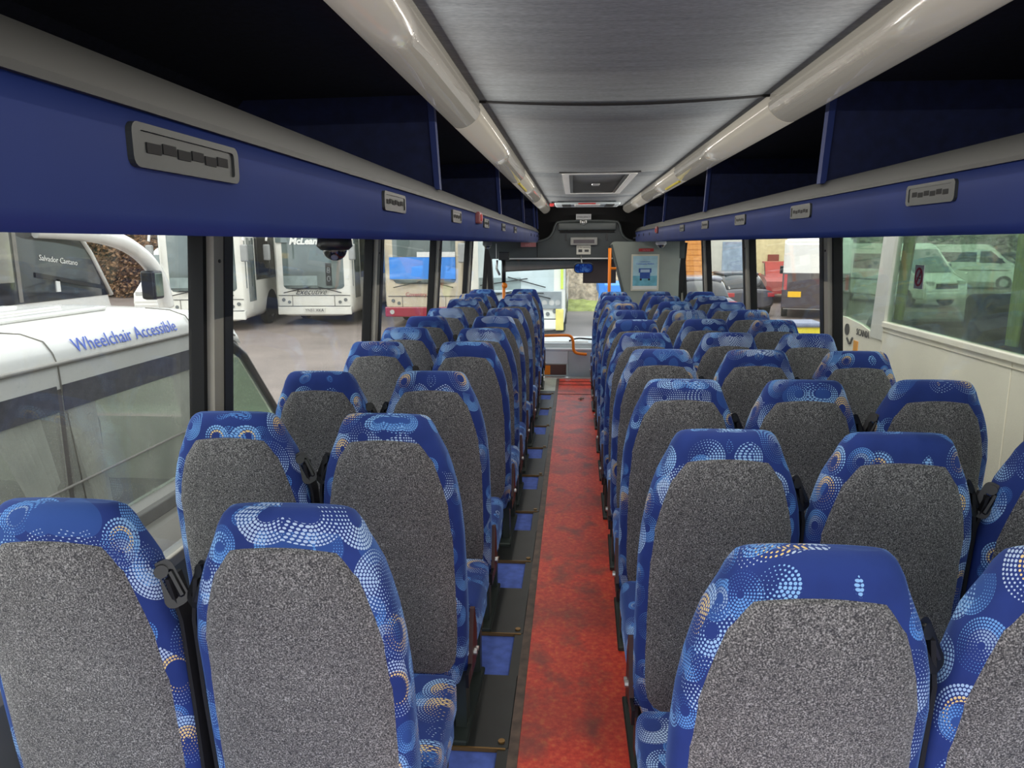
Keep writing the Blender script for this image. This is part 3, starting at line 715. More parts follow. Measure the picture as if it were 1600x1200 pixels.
for ci_, (x, bs, ai, rows, where) in enumerate(COLS):
    proto = None
    for i, y in enumerate(rows):
        if proto is None: proto = make_seat(bs, ai); o = proto
        else: o = copy_tree(proto)
        o.location = (x+random.uniform(-.008, .008), y, random.uniform(-.004, .004)); o.rotation_euler = (random.uniform(-.012, .012), 0, random.uniform(-.02, .02))
        tag(o, 'blue dotted coach seat, %s, %s row from the camera' % (where, ORD[i]), 'seat', 'rows of blue dotted coach seats')

# ================================================================= YARD
GZ = -.98
def gz(x, y): return GZ
V, F = [], []; nx, ny = 60, 44
for j in range(ny+1):
    for i in range(nx+1):
        x = -60+130*i/nx; y = -25+110*j/ny; V.append((x, y, gz(x, y)+.02*math.sin(x*.7+y*.4)))
for j in range(ny):
    for i in range(nx): a = j*(nx+1)+i; F.append((a, a+1, a+nx+2, a+nx+1))
g = mesh('ground', V, F, TAR, None, True); struct(g)

def wheel(r, x, y, z, rad=.48, w=.28):
    bm = bmesh.new(); tube(bm, [(x-w/2, y, z), (x-w/2+.04, y, z), (x+w/2-.04, y, z), (x+w/2, y, z)], [rad*.9, rad, rad, rad*.9], 24)
    o = frombm('wheel', bm, TYR, r, True)
    bm = bmesh.new(); sg_ = 1 if x > 0 else -1; tube(bm, [(x+sg_*(w/2-.02), y, z), (x+sg_*(w/2+.02), y, z)], rad*.55, 16); frombm('hub_cap', bm, ALU, o)
def body_loft(name, secs, m, parent, e=6, n=32):
    """secs: (y, half width, z0, z1)"""
    V, F = [], []
    for y, w, z0, z1 in secs:
        c, h = (z0+z1)/2, (z1-z0)/2
        for i in range(n):
            a = 2*math.pi*(i+.5)/n; ca, sa = math.cos(a), math.sin(a)
            V.append((w*math.copysign(abs(ca)**(2/e), ca), y, c+h*math.copysign(abs(sa)**(2/e), sa)))
    for j in range(len(secs)-1):
        for i in range(n): F.append((j*n+i, j*n+(i+1) % n, (j+1)*n+(i+1) % n, (j+1)*n+i))
    F.append(tuple(range(n))[::-1]); F.append(tuple(range((len(secs)-1)*n, len(secs)*n)))
    return mesh(name, V, F, m, parent, True)
def coach(loc, rz, label, paint=COW, L=11, wd=1.25, ht=3.3, ws=(1.15, 3.0), extras=None, skirt=None, screen=SCR, plate=True, wz=0, group=None):
    """front faces -Y; origin on the ground at the front centre"""
    r = tag(empty('parked_coach', loc, rz), label, 'coach', group)
    z0 = .30
    body_loft('body', [(0, wd*.90, z0+.04, ht-.25), (.05, wd*.96, z0, ht-.12), (.2, wd, z0, ht-.02), (.6, wd, z0, ht), (L-.1, wd, z0, ht), (L, wd*.95, z0+.05, ht-.1)], paint, r, 9)
    # windscreen, wrapped slightly round the corners
    nn = 12; Vv, Ff = [], []
    for t in (0, 1):
        for j, z in enumerate((ws[0], ws[0]+.10, ws[1]-.1, ws[1])):
            for i in range(nn+1):
                u = -1+2*i/nn; hw = wd*.975-(.09 if j in (0, 3) else 0); x = hw*u
                Vv.append((x, -.035+.11*abs(u)**5-.0+t*.05+(.06 if j == 3 else 0), z+(.05*abs(u)**3 if j == 0 else 0)))
    k4 = 4*(nn+1)
    for j in range(3):
        for i in range(nn): a = j*(nn+1)+i; Ff.append((a, a+1, a+nn+2, a+nn+1)); Ff.append((a+k4, a+nn+1+k4, a+nn+2+k4, a+1+k4))
    for i in range(nn): Ff.append((i, i+k4, i+1+k4, i+1)); a = 3*(nn+1)+i; Ff.append((a, a+1, a+1+k4, a+k4))
    for j in range(3): a = j*(nn+1); Ff.append((a, a+nn+1, a+nn+1+k4, a+k4)); a += nn; Ff.append((a, a+k4, a+nn+1+k4, a+nn+1))
    w = mesh('windscreen', Vv, Ff, screen, r, False)
    obox('dash_shelf', (-wd*.75, -.043, ws[0]+.12), (wd*.1, -.03, ws[0]+.42), mat('seen_dash', (128, 142, 140), .5, var=.25, vscale=3), w, .003)
    bm = bmesh.new(); box(bm, (-wd*.98, .1, 0), (wd*.98, .14, .02)); 
    for s in (-1, 1):
        # side glass band as one part per bay
        yb = .9; k_ = 0
        while yb < L-1.2:
            obox('side_window', (s*(wd-.012), yb, 1.45), (s*(wd+.006), yb+1.45, 2.75), DSCR, r, .003, 1); yb += 1.5
        obox('door_glass', (s*(wd-.012), .18, .85), (s*(wd+.006), .8, 2.7), SCR, r, .003, 1)
        wheel(r, s*(wd-.16), 2.4, .48); wheel(r, s*(wd-.16), L-3, .48)
        bm = bmesh.new(); P = [(2.4+.62*math.cos(a*math.pi/10), .48+.62*math.sin(a*math.pi/10)) for a in range(11)]; P = [(3.02, .29)]+P+[(1.78, .29)]
        prism(bm, P, FX, s*(wd-.03), s*(wd+.004)); frombm('wheel_arch', bm, BLK, r)
        for q, (xo, rr2) in enumerate(((.78, .055), (.64, .05))):
            bm = bmesh.new(); tube(bm, [(s*(wd*xo), -.02, .80-.07*q), (s*(wd*xo), .03, .80-.07*q)], rr2, 12); frombm('round_lamp', bm, mat('lamp_grey', (120, 124, 124), .2, .3), r)
        obox('indicator', (s*wd*.86-.07, -.03+.05, .77), (s*wd*.86+.07, .06, .84), mat('indicator_lamp', (190, 140, 120), .3), r, .01)
        obox('fog_lamp', (s*wd*.78-.11, -.03, .44), (s*wd*.78+.11, .03, .52), LAMP, r, .02)
        # mirror arm
        otube('mirror_arm', smoothpath([(s*wd*.93, .05, 2.95), (s*wd*1.02, -.22, 2.95), (s*wd*1.05, -.28, 2.6)]), .035, VANW, r, 8)
        obox('mirror', (s*wd*1.05-.10, -.34, 2.02), (s*wd*1.05+.10, -.22, 2.5), mat('mirror_shell', (150, 152, 150), .4), r, .04, 3)
        obox('wiper', (s*.35-.35, -.075, ws[0]+.02), (s*.35+.35, -.055, ws[0]+.045), BLK, r, 0).rotation_euler = (0, 0, 0)
    otube('wiper_arm', [(-wd*.75, -.08, ws[0]-.10), (-.1, -.08, ws[0]+.08)], .014, BLK, r, 6)
    otube('wiper_arm', [(wd*.70, -.08, ws[0]-.10), (.15, -.08, ws[0]+.08)], .014, BLK, r, 6)
    obox('bumper', (-wd*.93, -.055, .34), (wd*.93, .04, .60), skirt or paint, r, .03, 3)
    obox('grille_line', (-wd*.9, -.018, .93), (wd*.9, -.004, .945), BLK, r); obox('bumper_line', (-wd*.9, -.06, .60), (wd*.9, -.01, .612), BLK, r)
    for x_ in (-wd*.56, wd*.5): obox('panel_line', (x_, -.02, .6), (x_+.012, -.004, .94), mat('panel_gap', (120, 116, 108), .6), r)
    if plate: 
        pp = obox('number_plate', (-.34, -.075, .42), (.34, -.05, .55), mat('plate_white', (214, 212, 204), .5), r); text('lettering', plate if isinstance(plate, str) else 'YN51 XKA', .125, BLK, mtx((0, -.079, .440), (1, 0, 0), (0, 0, 1)), pp, .002)
    if extras: extras(r)
    return r
MF = lambda x, y, z: mtx((x, y, z), (1, 0, 0), (0, 0, 1))
def ex_E(r):
    text('script_lettering', 'Executive', .25, TXTK, MF(-.1, -.05, .97), r, .003, .5)
    text('roof_lettering', 'McLeans', .28, TXTW, MF(-.20, -.06, 2.50), r, .004, .25, .012)
    obox('header_band', (-1.12, -.046, 2.55), (1.12, -.03, 2.98), SCR, r, .003); obox('number_card', (.40, -.05, 1.24), (.58, -.035, 1.92), BLK, r)
    text('card_lettering', '8\n0', .26, mat('lamp_grey', (120, 124, 124)), MF(.49, -.052, 1.62), r, .001)
    obox('permit_card', (1.02, -.02, 1.45), (1.10, -.0, 1.55), WHT, r)
coach((-8.03, 22.4, GZ), .035, 'white coach with an italic script on its nose and a white roof name', ht=3.35, ws=(1.12, 2.98), extras=ex_E, plate='YN51 XKA')
coach((-10.66, 20.6, GZ), .12, 'white coach on the left of the yard, cut by the first window pillar', ht=3.3, ws=(1.15, 2.95), extras=None, plate='YN52 RKV')
def ex_F(r):
    text('name_lettering', 'Coventry Ltd', .17, TXTR, MF(-.12, -.05, .94), r, .003)
    obox('red_valance', (-1.22, -.07, .32), (1.22, -.02, .62), MAROON, r, .03); obox('painted_blue_reflection', (-1.05, -.05, 1.45), (.95, -.038, 2.10), BLUEP, r, .004)  # blue sheet paints a container's reflection on the windscreen
    obox('painted_white_reflection', (-.2, -.06, 2.10), (.95, -.04, 2.25), WHT, r)  # white top of the same painted reflection
    bm = bmesh.new(); tube(bm, [(-1.0, -.09, .47), (-1.0, -.06, .47)], .07, 14); frombm('round_badge', bm, LAMP, r)
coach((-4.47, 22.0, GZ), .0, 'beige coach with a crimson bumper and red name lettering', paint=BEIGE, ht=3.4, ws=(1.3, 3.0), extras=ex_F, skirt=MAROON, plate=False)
def ex_H(r):
    obox('yellow_panel', (1.0, -.07, .32), (1.2, -.03, .86), mat('lime_yellow', (222, 206, 112), .4), r, .02)
    obox('lime_pillar', (1.12, -.075, 1.35), (1.19, -.02, 2.6), mat('lime_paint', (196, 214, 90), .4), r, .02)
    for x_ in (.72, .9, 1.05): 
        bm = bmesh.new(); tube(bm, [(x_, -.06, 1.02-.03*(1.05-x_)), (x_, -.02, 1.02)], .07, 14); frombm('headlamp', bm, LAMP, r)
    otube('crossed_wiper', [(-.9, -.09, 1.45), (.3, -.09, 1.62)], .014, BLK, r, 6); otube('crossed_wiper', [(-.2, -.095, 1.66), (.75, -.095, 1.40)], .014, BLK, r, 6)
    obox('silver_nose', (-1.15, -.05, .86), (1.15, -.03, 1.30), mat('silver_grey', (150, 156, 158), .3, .4), r, .01)
coach((-1.45, 18.6, GZ), .0, 'white and lime-yellow coach facing the windscreen', ht=3.2, ws=(1.22, 2.9), extras=ex_H, screen=mat('pale_windscreen', (196, 208, 208), .08, var=.1, vscale=1, coat=1), plate=False)

# near minibus on the left --------------------------------------------------
def minibus():
    X = -2.55; r = tag(empty('white_minibus', (X, 3, GZ)), 'white minibus parked alongside, with blue wheelchair lettering and curtained windows', 'minibus')
    g0 = lambda z: z-GZ
    Ya, Yb, W_ = -3.2, 2.15, 1.9     # local y range; x local negative = away
    # roof: curved profile, front end dropping to the windscreen
    prof = [(.00, .80), (.012, .93), (-.004, .985), (-.035, 1.04), (-.12, 1.08), (-.25, 1.095), (-.5, 1.105), (-.95, 1.12), (-1.4, 1.105), (-1.68, 1.07), (-1.80, 1.02), (-1.88, .955), (-1.91, .90), (-1.90, .78)]
    ys = [(Ya, 0), (-.35, 0), (-.33, 0), (Yb-.55, 0), (Yb-.25, .02), (Yb, .07), (Yb+.25, .17)]
    V, F = [], []; n = len(prof)
    for y, dz in ys: V += [(x, y, g0(z-dz*(1 if z > .8 else .0))) for x, z in prof]
    for y, dz in ys: V += [(x*.985-.012, y, g0(z-dz*(1 if z > .8 else .0))-.025) for x, z in prof]
    m = len(ys)
    for j in range(m-1):
        for i in range(n-1):
            F.append((j*n+i, (j+1)*n+i, (j+1)*n+i+1, j*n+i+1)); o_ = m*n; F.append((o_+j*n+i, o_+j*n+i+1, o_+(j+1)*n+i+1, o_+(j+1)*n+i))
    mesh('roof', V, F, VANW, r, True)
    bm = bmesh.new()
    for x_ in (-.45, -.75, -1.05, -1.35): box(bm, (x_-.05, Ya, g0(1.10)), (x_+.05, Yb-.7, g0(1.128)), .012, 2)
    frombm('roof_ribs', bm, VANW, r, True)
    otube('gutter', [(.016, Ya, g0(.93)), (.016, Yb-.1, g0(.93)), (-.01, Yb+.2, g0(.83))], .012, mat('gutter_grey', (150, 146, 140), .5), r, 6)
    for y_ in (.38, 1.72): otube('panel_seam', [(-.25, y_-.1, g0(1.10)), (-.12, y_-.04, g0(1.082)), (-.032, y_-.01, g0(1.042)), (.0, y_, g0(.985)), (.014, y_+.01, g0(.92)), (.004, y_+.03, g0(.80)), (.008, y_+.12, g0(.1))], .004, mat('panel_gap', (120, 116, 108)), r, 6)
    # lower body
    for zz0, zz1, nm in ((-.60, .02, 'lower_panel'),):
        oprism(nm, [(.02, g0(zz0)), (.03, g0(-.2)), (.0, g0(zz1)), (-.03, g0(zz1)), (-.03, g0(zz0))], FY, Ya, Yb+.9, VANW, r)
        oprism(nm, [(-1.92, g0(zz0)), (-1.92, g0(zz1)), (-1.89, g0(zz1)), (-1.89, g0(zz0))], FY, Ya, Yb+.9, VANW, r)
    obox('rubbing_strip', (.0, Ya, g0(-.13)), (.05, Yb+.5, g0(-.04)), mat('grey_strip', (130, 128, 124), .5), r, .01)
    # glass with tinted head band
    for s_, x_ in ((1, 0), (-1, -1.9)):
        for ya, yb in ((Ya+.02, .37), (.41, Yb-.35)):
            w = obox('side_window', (x_-.006, ya, g0(.02)), (x_+.006, yb, g0(.82)), VANGL, r)
            obox('tinted_band', (x_+s_*.006, ya, g0(.69)), (x_+s_*.010, yb, g0(.82)), TINT, w)
    for y_ in (.36, Yb-.37): obox('pillar', (-.05, y_, g0(.0)), (.0, y_+.07, g0(.8)), mat('dark_pillar', (96, 90, 88), .6), r)
    otube('window_bar', [(.014, Ya, g0(.30)), (.014, Yb-.45, g0(.30))], .007, mat('gutter_grey', (150, 146, 140)), r, 6)
    # cab: raked windscreen, A pillar, bonnet, mirror
    oprism('cab_side_window', [(Yb-.36, g0(.05)), (Yb+.78, g0(.05)), (Yb+.20, g0(.66)), (Yb-.30, g0(.70))], FX, -.01, .004, CABGL, r)
    oprism('cab_side_window', [(Yb-.36, g0(.05)), (Yb+.78, g0(.05)), (Yb+.20, g0(.66)), (Yb-.30, g0(.70))], FX, -1.90, -1.89, GRNGL, r)
    for x_ in (0, -1.9): otube('windscreen_pillar', [(x_, Yb+.05, g0(.80)), (x_, Yb+.3, g0(.66)), (x_+.0, Yb+.95, g0(.0))], .035, BLK, r, 8)
    mesh('windscreen', [(0, Yb+.26, g0(.72)), (-1.9, Yb+.26, g0(.72)), (-1.9, Yb+.98, g0(.02)), (0, Yb+.98, g0(.02)), (0, Yb+.27, g0(.73)), (-1.9, Yb+.27, g0(.73)), (-1.9, Yb+.99, g0(.03)), (0, Yb+.99, g0(.03))], [(0, 1, 2, 3), (4, 7, 6, 5), (0, 3, 7, 4), (1, 5, 6, 2)], GRNGL, r)
    oprism('bonnet', [(Yb+.9, g0(.02)), (Yb+1.5, g0(-.18)), (Yb+1.7, g0(-.45)), (Yb+1.7, g0(-.65)), (Yb+.9, g0(-.65))], FX, -1.88, .0, VANW, r)
    # inside: floor, seats, curtains
    obox('cabin_floor', (-1.88, Ya, g0(-.58)), (-.03, Yb+.8, g0(-.52)), BLK, r)
    for y_ in (-2.6, -1.7, -.8, .1, 1.0):
        for x_ in (-.5, -1.4):
            bm = bmesh.new(); box(bm, (x_-.22, y_, g0(-.2)), (x_+.22, y_+.12, g0(.52)), .05, 3); box(bm, (x_-.22, y_, g0(-.2)), (x_+.22, y_+.5, g0(-.05)), .04, 2)
            frombm('passenger_seat', bm, mat('van_seat', (86, 92, 104), .9, var=.2), r, True)
    for yc, w0, w1 in ((.12, .30, .16), (.58, .22, .10), (1.62, .26, .14), (-.2, .10, .05)):
        if yc == -.2: continue
        Vc, Fc = [], []; nn = 30
        for j in range(7):
            z = .70-.62*j/6; wj = w0+(w1-w0)*(j/6)
            for i in range(nn+1): u = -1+2*i/nn; Vc.append((-.045+.02*math.sin(i*1.3), yc+u*wj/2+(.22*(j/6) if yc < .3 else .12*j/6), g0(z)))
        for j in range(6):
            for i in range(nn): a = j*(nn+1)+i; Fc.append((a, a+1, a+nn+2, a+nn+1))
        mesh('curtain', Vc, Fc, CURTW, r, True)
    for y_ in (-2.0, 2.5): 
        bm = bmesh.new(); tube(bm, [(-.18, y_, .34), (-.02, y_, .34)], .34, 20); frombm('wheel', bm, TYR, r, True)
        bm = bmesh.new(); tube(bm, [(-1.88, y_, .34), (-1.7, y_, .34)], .34, 20); frombm('wheel', bm, TYR, r, True)
    # lettering on the curved cant rail
    text('lettering', 'Wheelchair Accessible', .108, TXTB, mtx((.008, 1.04, g0(.966)), (0, 1, 0), (-.42, 0, .9)), r, .0008)
minibus()

# dark-glass coach beyond, with white swan-neck mirror
def coach_b():
    X = -7.6; r = tag(empty('dark_glass_coach', (X, 7, GZ)), 'coach with wraparound black glass and a white arched mirror arm', 'coach')
    oprism('lower_body', [(-6, .35), (4.6, .35), (4.75, .9), (4.5, 1.75), (-6, 1.75)], FX, -2.4, 0, VANW, r)
    oprism('black_side_glass', [(-6, 1.70), (4.55, 1.70), (4.15, 2.35), (3.55, 3.05), (-6, 3.05)], FX, -2.38, .012, DSCR, r)
    oprism('roof', [(-6, 3.0), (3.6, 3.0), (3.3, 3.3), (-6, 3.45)], FX, -2.35, -.02, VANW, r)
    otube('front_edge', [(.02, 4.58, 1.70), (.02, 4.18, 2.35), (.02, 3.58, 3.05)], .035, VANW, r, 8)
    obox('side_pillar', (.0, 2.55, 1.72), (.022, 2.62, 3.0), mat('panel_gap', (120, 116, 108)), r)
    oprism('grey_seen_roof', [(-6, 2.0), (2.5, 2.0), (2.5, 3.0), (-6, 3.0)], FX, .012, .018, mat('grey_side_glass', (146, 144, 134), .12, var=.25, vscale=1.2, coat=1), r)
    oprism('black_rail', [(2.9, 2.12), (4.4, 1.86), (4.4, 1.80), (2.9, 2.05)], FX, .014, .03, BLK, r)
    obox('white_mark', (.012, 3.30, 1.82), (.03, 3.38, 2.0), WHT, r)
    text('lettering', 'Salvador Caetano', .115, TXTW, mtx((.02, 3.42, 2.24), (0, 1, -.12), (0, 0, 1)), r, .003)
    otube('mirror_arm', smoothpath([(.1, 2.9, 2.72), (.3, 3.3, 2.70), (.3, 3.9, 2.66), (.3, 4.6, 2.55), (.3, 5.2, 2.28), (.3, 5.6, 1.9), (.3, 5.72, 1.4)], 2), .13, VANW, r, 12)
    obox('mirror', (.25, 5.05, 1.58), (.5, 5.35, 2.06), BLK, r, .04, 3); obox('mirror_glass', (.47, 5.09, 1.62), (.51, 5.31, 2.02), GRNM, r, .01)
    for y_ in (-3, 3.0): wheel(r, -.16, y_, .48)
GRNM = mat('mirror_greenish', (110, 124, 112), .1, .5)
coach_b()
# generic van -----------------------------------------------------------------
def van(loc, rz, label, paint=VANW, L=5.4, wd=1.0, ht=2.5, name='white_van', lower=None, group=None, rear=False):
    """nose towards +Y local"""
    r = tag(empty(name, loc, rz), label, 'van', group)
    P = [(-L/2, .32), (L/2-.05, .32), (L/2, .6), (L/2-.05, .95), (L/2-.75, 1.25), (L/2-1.55, ht-.18), (L/2-1.9, ht), (-L/2+.1, ht), (-L/2, ht-.15)]
    bm = bmesh.new(); prism(bm, P, FX, -wd, wd); bmesh.ops.bevel(bm, geom=list(bm.edges), offset=.06, segments=2, affect='EDGES'); frombm('body', bm, paint, r, False)
    if lower: obox('dark_lower_body', (-wd-.01, -L/2-.02, .35), (wd+.01, L/2-.3, 1.5), lower, r, .03)
    for s in (-1, 1):
        x0, x1 = sorted((s*(wd-.01), s*(wd+.008)))
        oprism('cab_window', [(L/2-2.1, 1.35), (L/2-.95, 1.35), (L/2-1.62, ht-.35), (L/2-2.1, ht-.35)], FX, x0, x1, DSCR, r)
        obox('side_window', (x0, -L/2+.3, 1.4), (x1, -L/2+1.4, ht-.4), DSCR, r); obox('side_window', (x0, -L/2+1.5, 1.4), (x1, L/2-2.25, ht-.4), DSCR, r)
        obox('side_stripe', (x0, -L/2+.2, .95), (x1, L/2-.8, 1.0), mat('panel_gap', (120, 116, 108)), r)
        for y_ in (L/2-.95, -L/2+1.1):
            bm = bmesh.new(); tube(bm, [(s*(wd-.18), y_, .34), (s*(wd+.01), y_, .34)], .36, 20); w = frombm('wheel', bm, TYR, r, True)
            bm = bmesh.new(); tube(bm, [(s*(wd), y_, .34), (s*(wd+.02), y_, .34)], .2, 14); frombm('hub_cap', bm, ALU, w)
        obox('headlamp', (s*wd*.72-.17, L/2-.22, .82), (s*wd*.72+.17, L/2-.03, 1.02), LAMP, r, .04); obox('door_mirror', (s*(wd+.12)-.1, L/2-1.2, 1.3), (s*(wd+.12)+.1, L/2-1.1, 1.6), BLK, r, .03)
        obox('tail_lamp', (s*(wd-.09)-.05, -L/2-.03, .95), (s*(wd-.09)+.05, -L/2+.02, 1.45), REDP, r, .01)
    yw = L/2
    mesh('windscreen', [(-wd*.88, yw-.80, 1.30), (wd*.88, yw-.80, 1.30), (wd*.82, yw-1.52, ht-.25), (-wd*.82, yw-1.52, ht-.25), (-wd*.88, yw-.76, 1.32), (wd*.88, yw-.76, 1.32), (wd*.82, yw-1.48, ht-.23), (-wd*.82, yw-1.48, ht-.23)],
         [(0, 3, 2, 1), (4, 5, 6, 7), (0, 1, 5, 4), (2, 3, 7, 6), (0, 4, 7, 3), (1, 2, 6, 5)], SCR, r)
    obox('grille', (-wd*.5, L/2-.04, .72), (wd*.5, L/2+.01, .92), BLK, r, .02)
    if rear:
        obox('rear_plate', (-.82, -L/2-.04, .72), (-.42, -L/2-.015, .90), mat('plate_yellow', (236, 186, 30), .5, var=.02), r)
    return r
van((-14.0, 26.2, GZ), math.radians(185), 'small white van far left, framed by the arched mirror arm', wd=.85, ht=2.4, name='white_van')
VG = 'white minibuses seen through the neighbouring coach'
van((13.0, 31.5, GZ), math.radians(-160), 'rearmost white van partly behind the slanted cream pillar', ht=2.4)
van((20.8, 42, GZ), math.radians(-120), 'white minibus with its nose turned right, seen through the neighbouring coach', ht=2.3, L=5.9)
van((17.0, 38.5, GZ), math.radians(-110), 'white van left of the long minibus, seen through the neighbouring coach', ht=2.3, L=4.2)
van((8.5, 27.1, GZ), -.29, 'white-topped dark van seen from behind with a yellow plate', lower=mat('dark_van_paint', (72, 62, 62), .4), wd=1.0, ht=2.6, name='two_tone_van', rear=True)
# red pickup
def pickup(loc, rz, label, m):
    r = tag(empty('red_pickup', loc, rz), label, 'pickup')
    oprism('body', [(-2.3, .4), (2.3, .4), (2.35, .9), (1.3, 1.05), (-2.3, 1.05)], FX, -.85, .85, m, r)
    oprism('cab', [(-.6, 1.05), (1.2, 1.05), (.6, 1.65), (-.5, 1.65)], FX, -.78, .78, m, r)
    oprism('cab_glass', [(-.45, 1.1), (.95, 1.1), (.5, 1.58), (-.4, 1.58)], FX, -.80, .80, DSCR, r)
    for x_ in (-.85, .75):
        for y_ in (-1.5, 1.5):
            bm = bmesh.new(); tube(bm, [(x_, y_, .36), (x_+.12, y_, .36)], .36, 16); frombm('wheel', bm, TYR, r, True)
pickup((9.0, 33.2, GZ), math.radians(172), 'red pickup in front of the pale gabled shed', mat('red_paint', (166, 60, 46), .4))
def car(loc, rz, label, m):
    r = tag(empty('parked_car', loc, rz), label, 'car')
    body_loft('body', [(-2.1, .72, .35, .82), (-2.0, .82, .28, .92), (-1.2, .87, .25, .97), (1.0, .87, .25, .95), (1.9, .82, .28, .80), (2.12, .68, .35, .68)], m, r, 4, 28)
    body_loft('cabin_glass', [(-1.75, .66, .75, .97), (-1.15, .68, .8, 1.40), (-.2, .70, .8, 1.46), (.35, .68, .8, 1.38), (1.05, .66, .75, .95)], DSCR, r, 4, 24)
    body_loft('roof', [(-1.15, .60, 1.36, 1.42), (-.9, .66, 1.36, 1.47), (-.2, .68, 1.38, 1.50), (.2, .62, 1.36, 1.44)], m, r, 4, 20)
    for s_ in (-1, 1):
        obox('tail_lamp', (s_*.68-.12, -2.11, .68), (s_*.68+.12, -2.0, .82), REDP, r, .02)
        for y_ in (-1.3, 1.35):
            bm = bmesh.new(); tube(bm, [(s_*.70, y_, .32), (s_*.89, y_, .32)], .32, 16); frombm('wheel', bm, TYR, r, True)
car((5.6, 27.3, GZ), math.radians(8), 'dark grey car parked before the white wall on the right', mat('dark_grey_paint', (62, 60, 68), .3, coat=.5))
car((3.7, 23.5, GZ), math.radians(4), 'blue-grey car below the orange building', mat('slate_paint', (110, 112, 124), .3, coat=.5))
# yellow bin
r = tag(empty('yellow_bin', (4.05, 13.6, GZ)), 'yellow bin with a dark lid standing in the yard on the right', 'bin')
oprism('bin_body', [(-.26, .05), (.26, .05), (.31, 1.0), (-.31, 1.0)], FY, -.3, .3, mat('bin_yellow', (222, 206, 50), .5), r)
obox('bin_lid', (-.34, -.34, 1.0), (.34, .34, 1.08), mat('bin_lid', (120, 128, 150), .5), r, .03)
obox('bin_label', (-.12, -.315, .5), (.12, -.30, .7), mat('pale_label', (214, 206, 150), .5), r)
# buildings ---------------------------------------------------------------------
b = tag(empty('orange_building', (4.9, 31, GZ)), 'orange boarded building with small notice boards, beyond the right windows', 'building')
obox('wall', (-1.3, 0, 0), (.37, 5, 4.2), mat('orange_boards', (222, 150, 74), .7, var=.1), b)
PB_ = None
for i in range(18): obox('board', (-1.32, -.03, i*.22), (.37, .0, i*.22+.20), mat('orange_boards', (222, 150, 74)), b)
obox('notice_board', (-1.0, -.08, 1.75), (-.55, -.03, 2.7), mat('dark_sign', (96, 66, 74), .5), b); obox('notice_frame', (-1.05, -.06, 1.70), (-.50, -.02, 2.75), WHT, b)
obox('yellow_sign', (-1.28, -.08, 1.75), (-1.08, -.03, 2.7), mat('bin_yellow', (222, 206, 50)), b); obox('red_sign', (-.92, -.08, 1.1), (-.7, -.03, 1.65), REDP, b)
b = tag(empty('poster_reflection_wall', (6.0, 31, GZ)), 'pale wall beside the orange building, standing in for the poster reflection in the glass', 'building')
obox('wall', (-.7, 0, 0), (1.3, 4, 2.9), mat('poster_reflection_pale', (204, 202, 190), .7, var=.08), b); obox('added_plinth', (-.70, -.03, 0), (1.3, 0, .9), mat('poster_reflection_grey', (160, 156, 150), .7), b); obox('poster_reflection_panel', (.0, -.04, 1.3), (1.2, 0, 2.5), mat('poster_reflection_blue', (150, 166, 184), .6, var=.25), b)  # wall and panel added where the glass only mirrors the poster
b = tag(empty('gabled_shed', (9.5, 36.5, GZ)), 'pale yellow gabled shed behind the red pickup', 'building')
oprism('gable_wall', [(-1.9, 0), (1.9, 0), (1.9, 2.6), (.4, 4.2), (-1.9, 2.1)], FY, 0, 4, mat('pale_yellow_wall', (214, 204, 158), .7), b)
oprism('roof', [(-2.0, 2.05), (.4, 4.3), (2.1, 2.55), (2.1, 2.7), (.4, 4.5), (-2.0, 2.25)], FY, -.1, 4.1, BLK, b); obox('brick_pier', (-.3, -.1, 0), (.2, 0, 1.9), mat('brick_red', (140, 76, 62), .8), b)
b = tag(empty('brick_building', (-8.3, 44, GZ)), 'brick building with pale window frames beyond the left front windows', 'building')
obox('wall', (-5.5, 0, 0), (5.0, 5, 7), mat('brick_wall', (150, 118, 102), .85, var=.25, vscale=3), b)
for x_ in (-4.5, -2.9, -1.3, .3, 1.9, 3.4): 
    w = obox('window_frame', (x_, -.06, 2.6), (x_+1.0, 0, 4.4), WHT, b); obox('pane', (x_+.06, -.08, 2.66), (x_+.94, -.05, 4.34), mat('dull_glass', (130, 140, 138), .2), w)
b = tag(empty('blue_container', (-5.6, 34.5, GZ)), 'bright blue covered trailer behind the beige coach', 'trailer')
obox('container_body', (-1.0, 0, .6), (1.5, 3, 2.4), BLUEP, b, .04)
for i in range(9): obox('rib', (-1.0+i*.28, -.04, .65), (-.93+i*.28, 0, 2.35), BLUEP, b)
obox('roof_rail', (-1.05, -.06, 2.38), (1.55, 3.0, 2.5), WHT, b)
b = tag(empty('blue_trailer', (1.5, 22.5, GZ)), 'blue open trailer beyond the windscreen, right of the bank', 'trailer')
obox('trailer_body', (-.75, 0, .95), (.9, 2.5, 1.24), BLUEP, b, .03); obox('post', (-.75, -.04, 0), (-.58, .1, 1.3), BLUEP, b, .01); 
for x_ in (-.5, .6):
    bm = bmesh.new(); tube(bm, [(x_, .6, .4), (x_+.15, .6, .4)], .4, 16); frombm('wheel', bm, TYR, b, True)
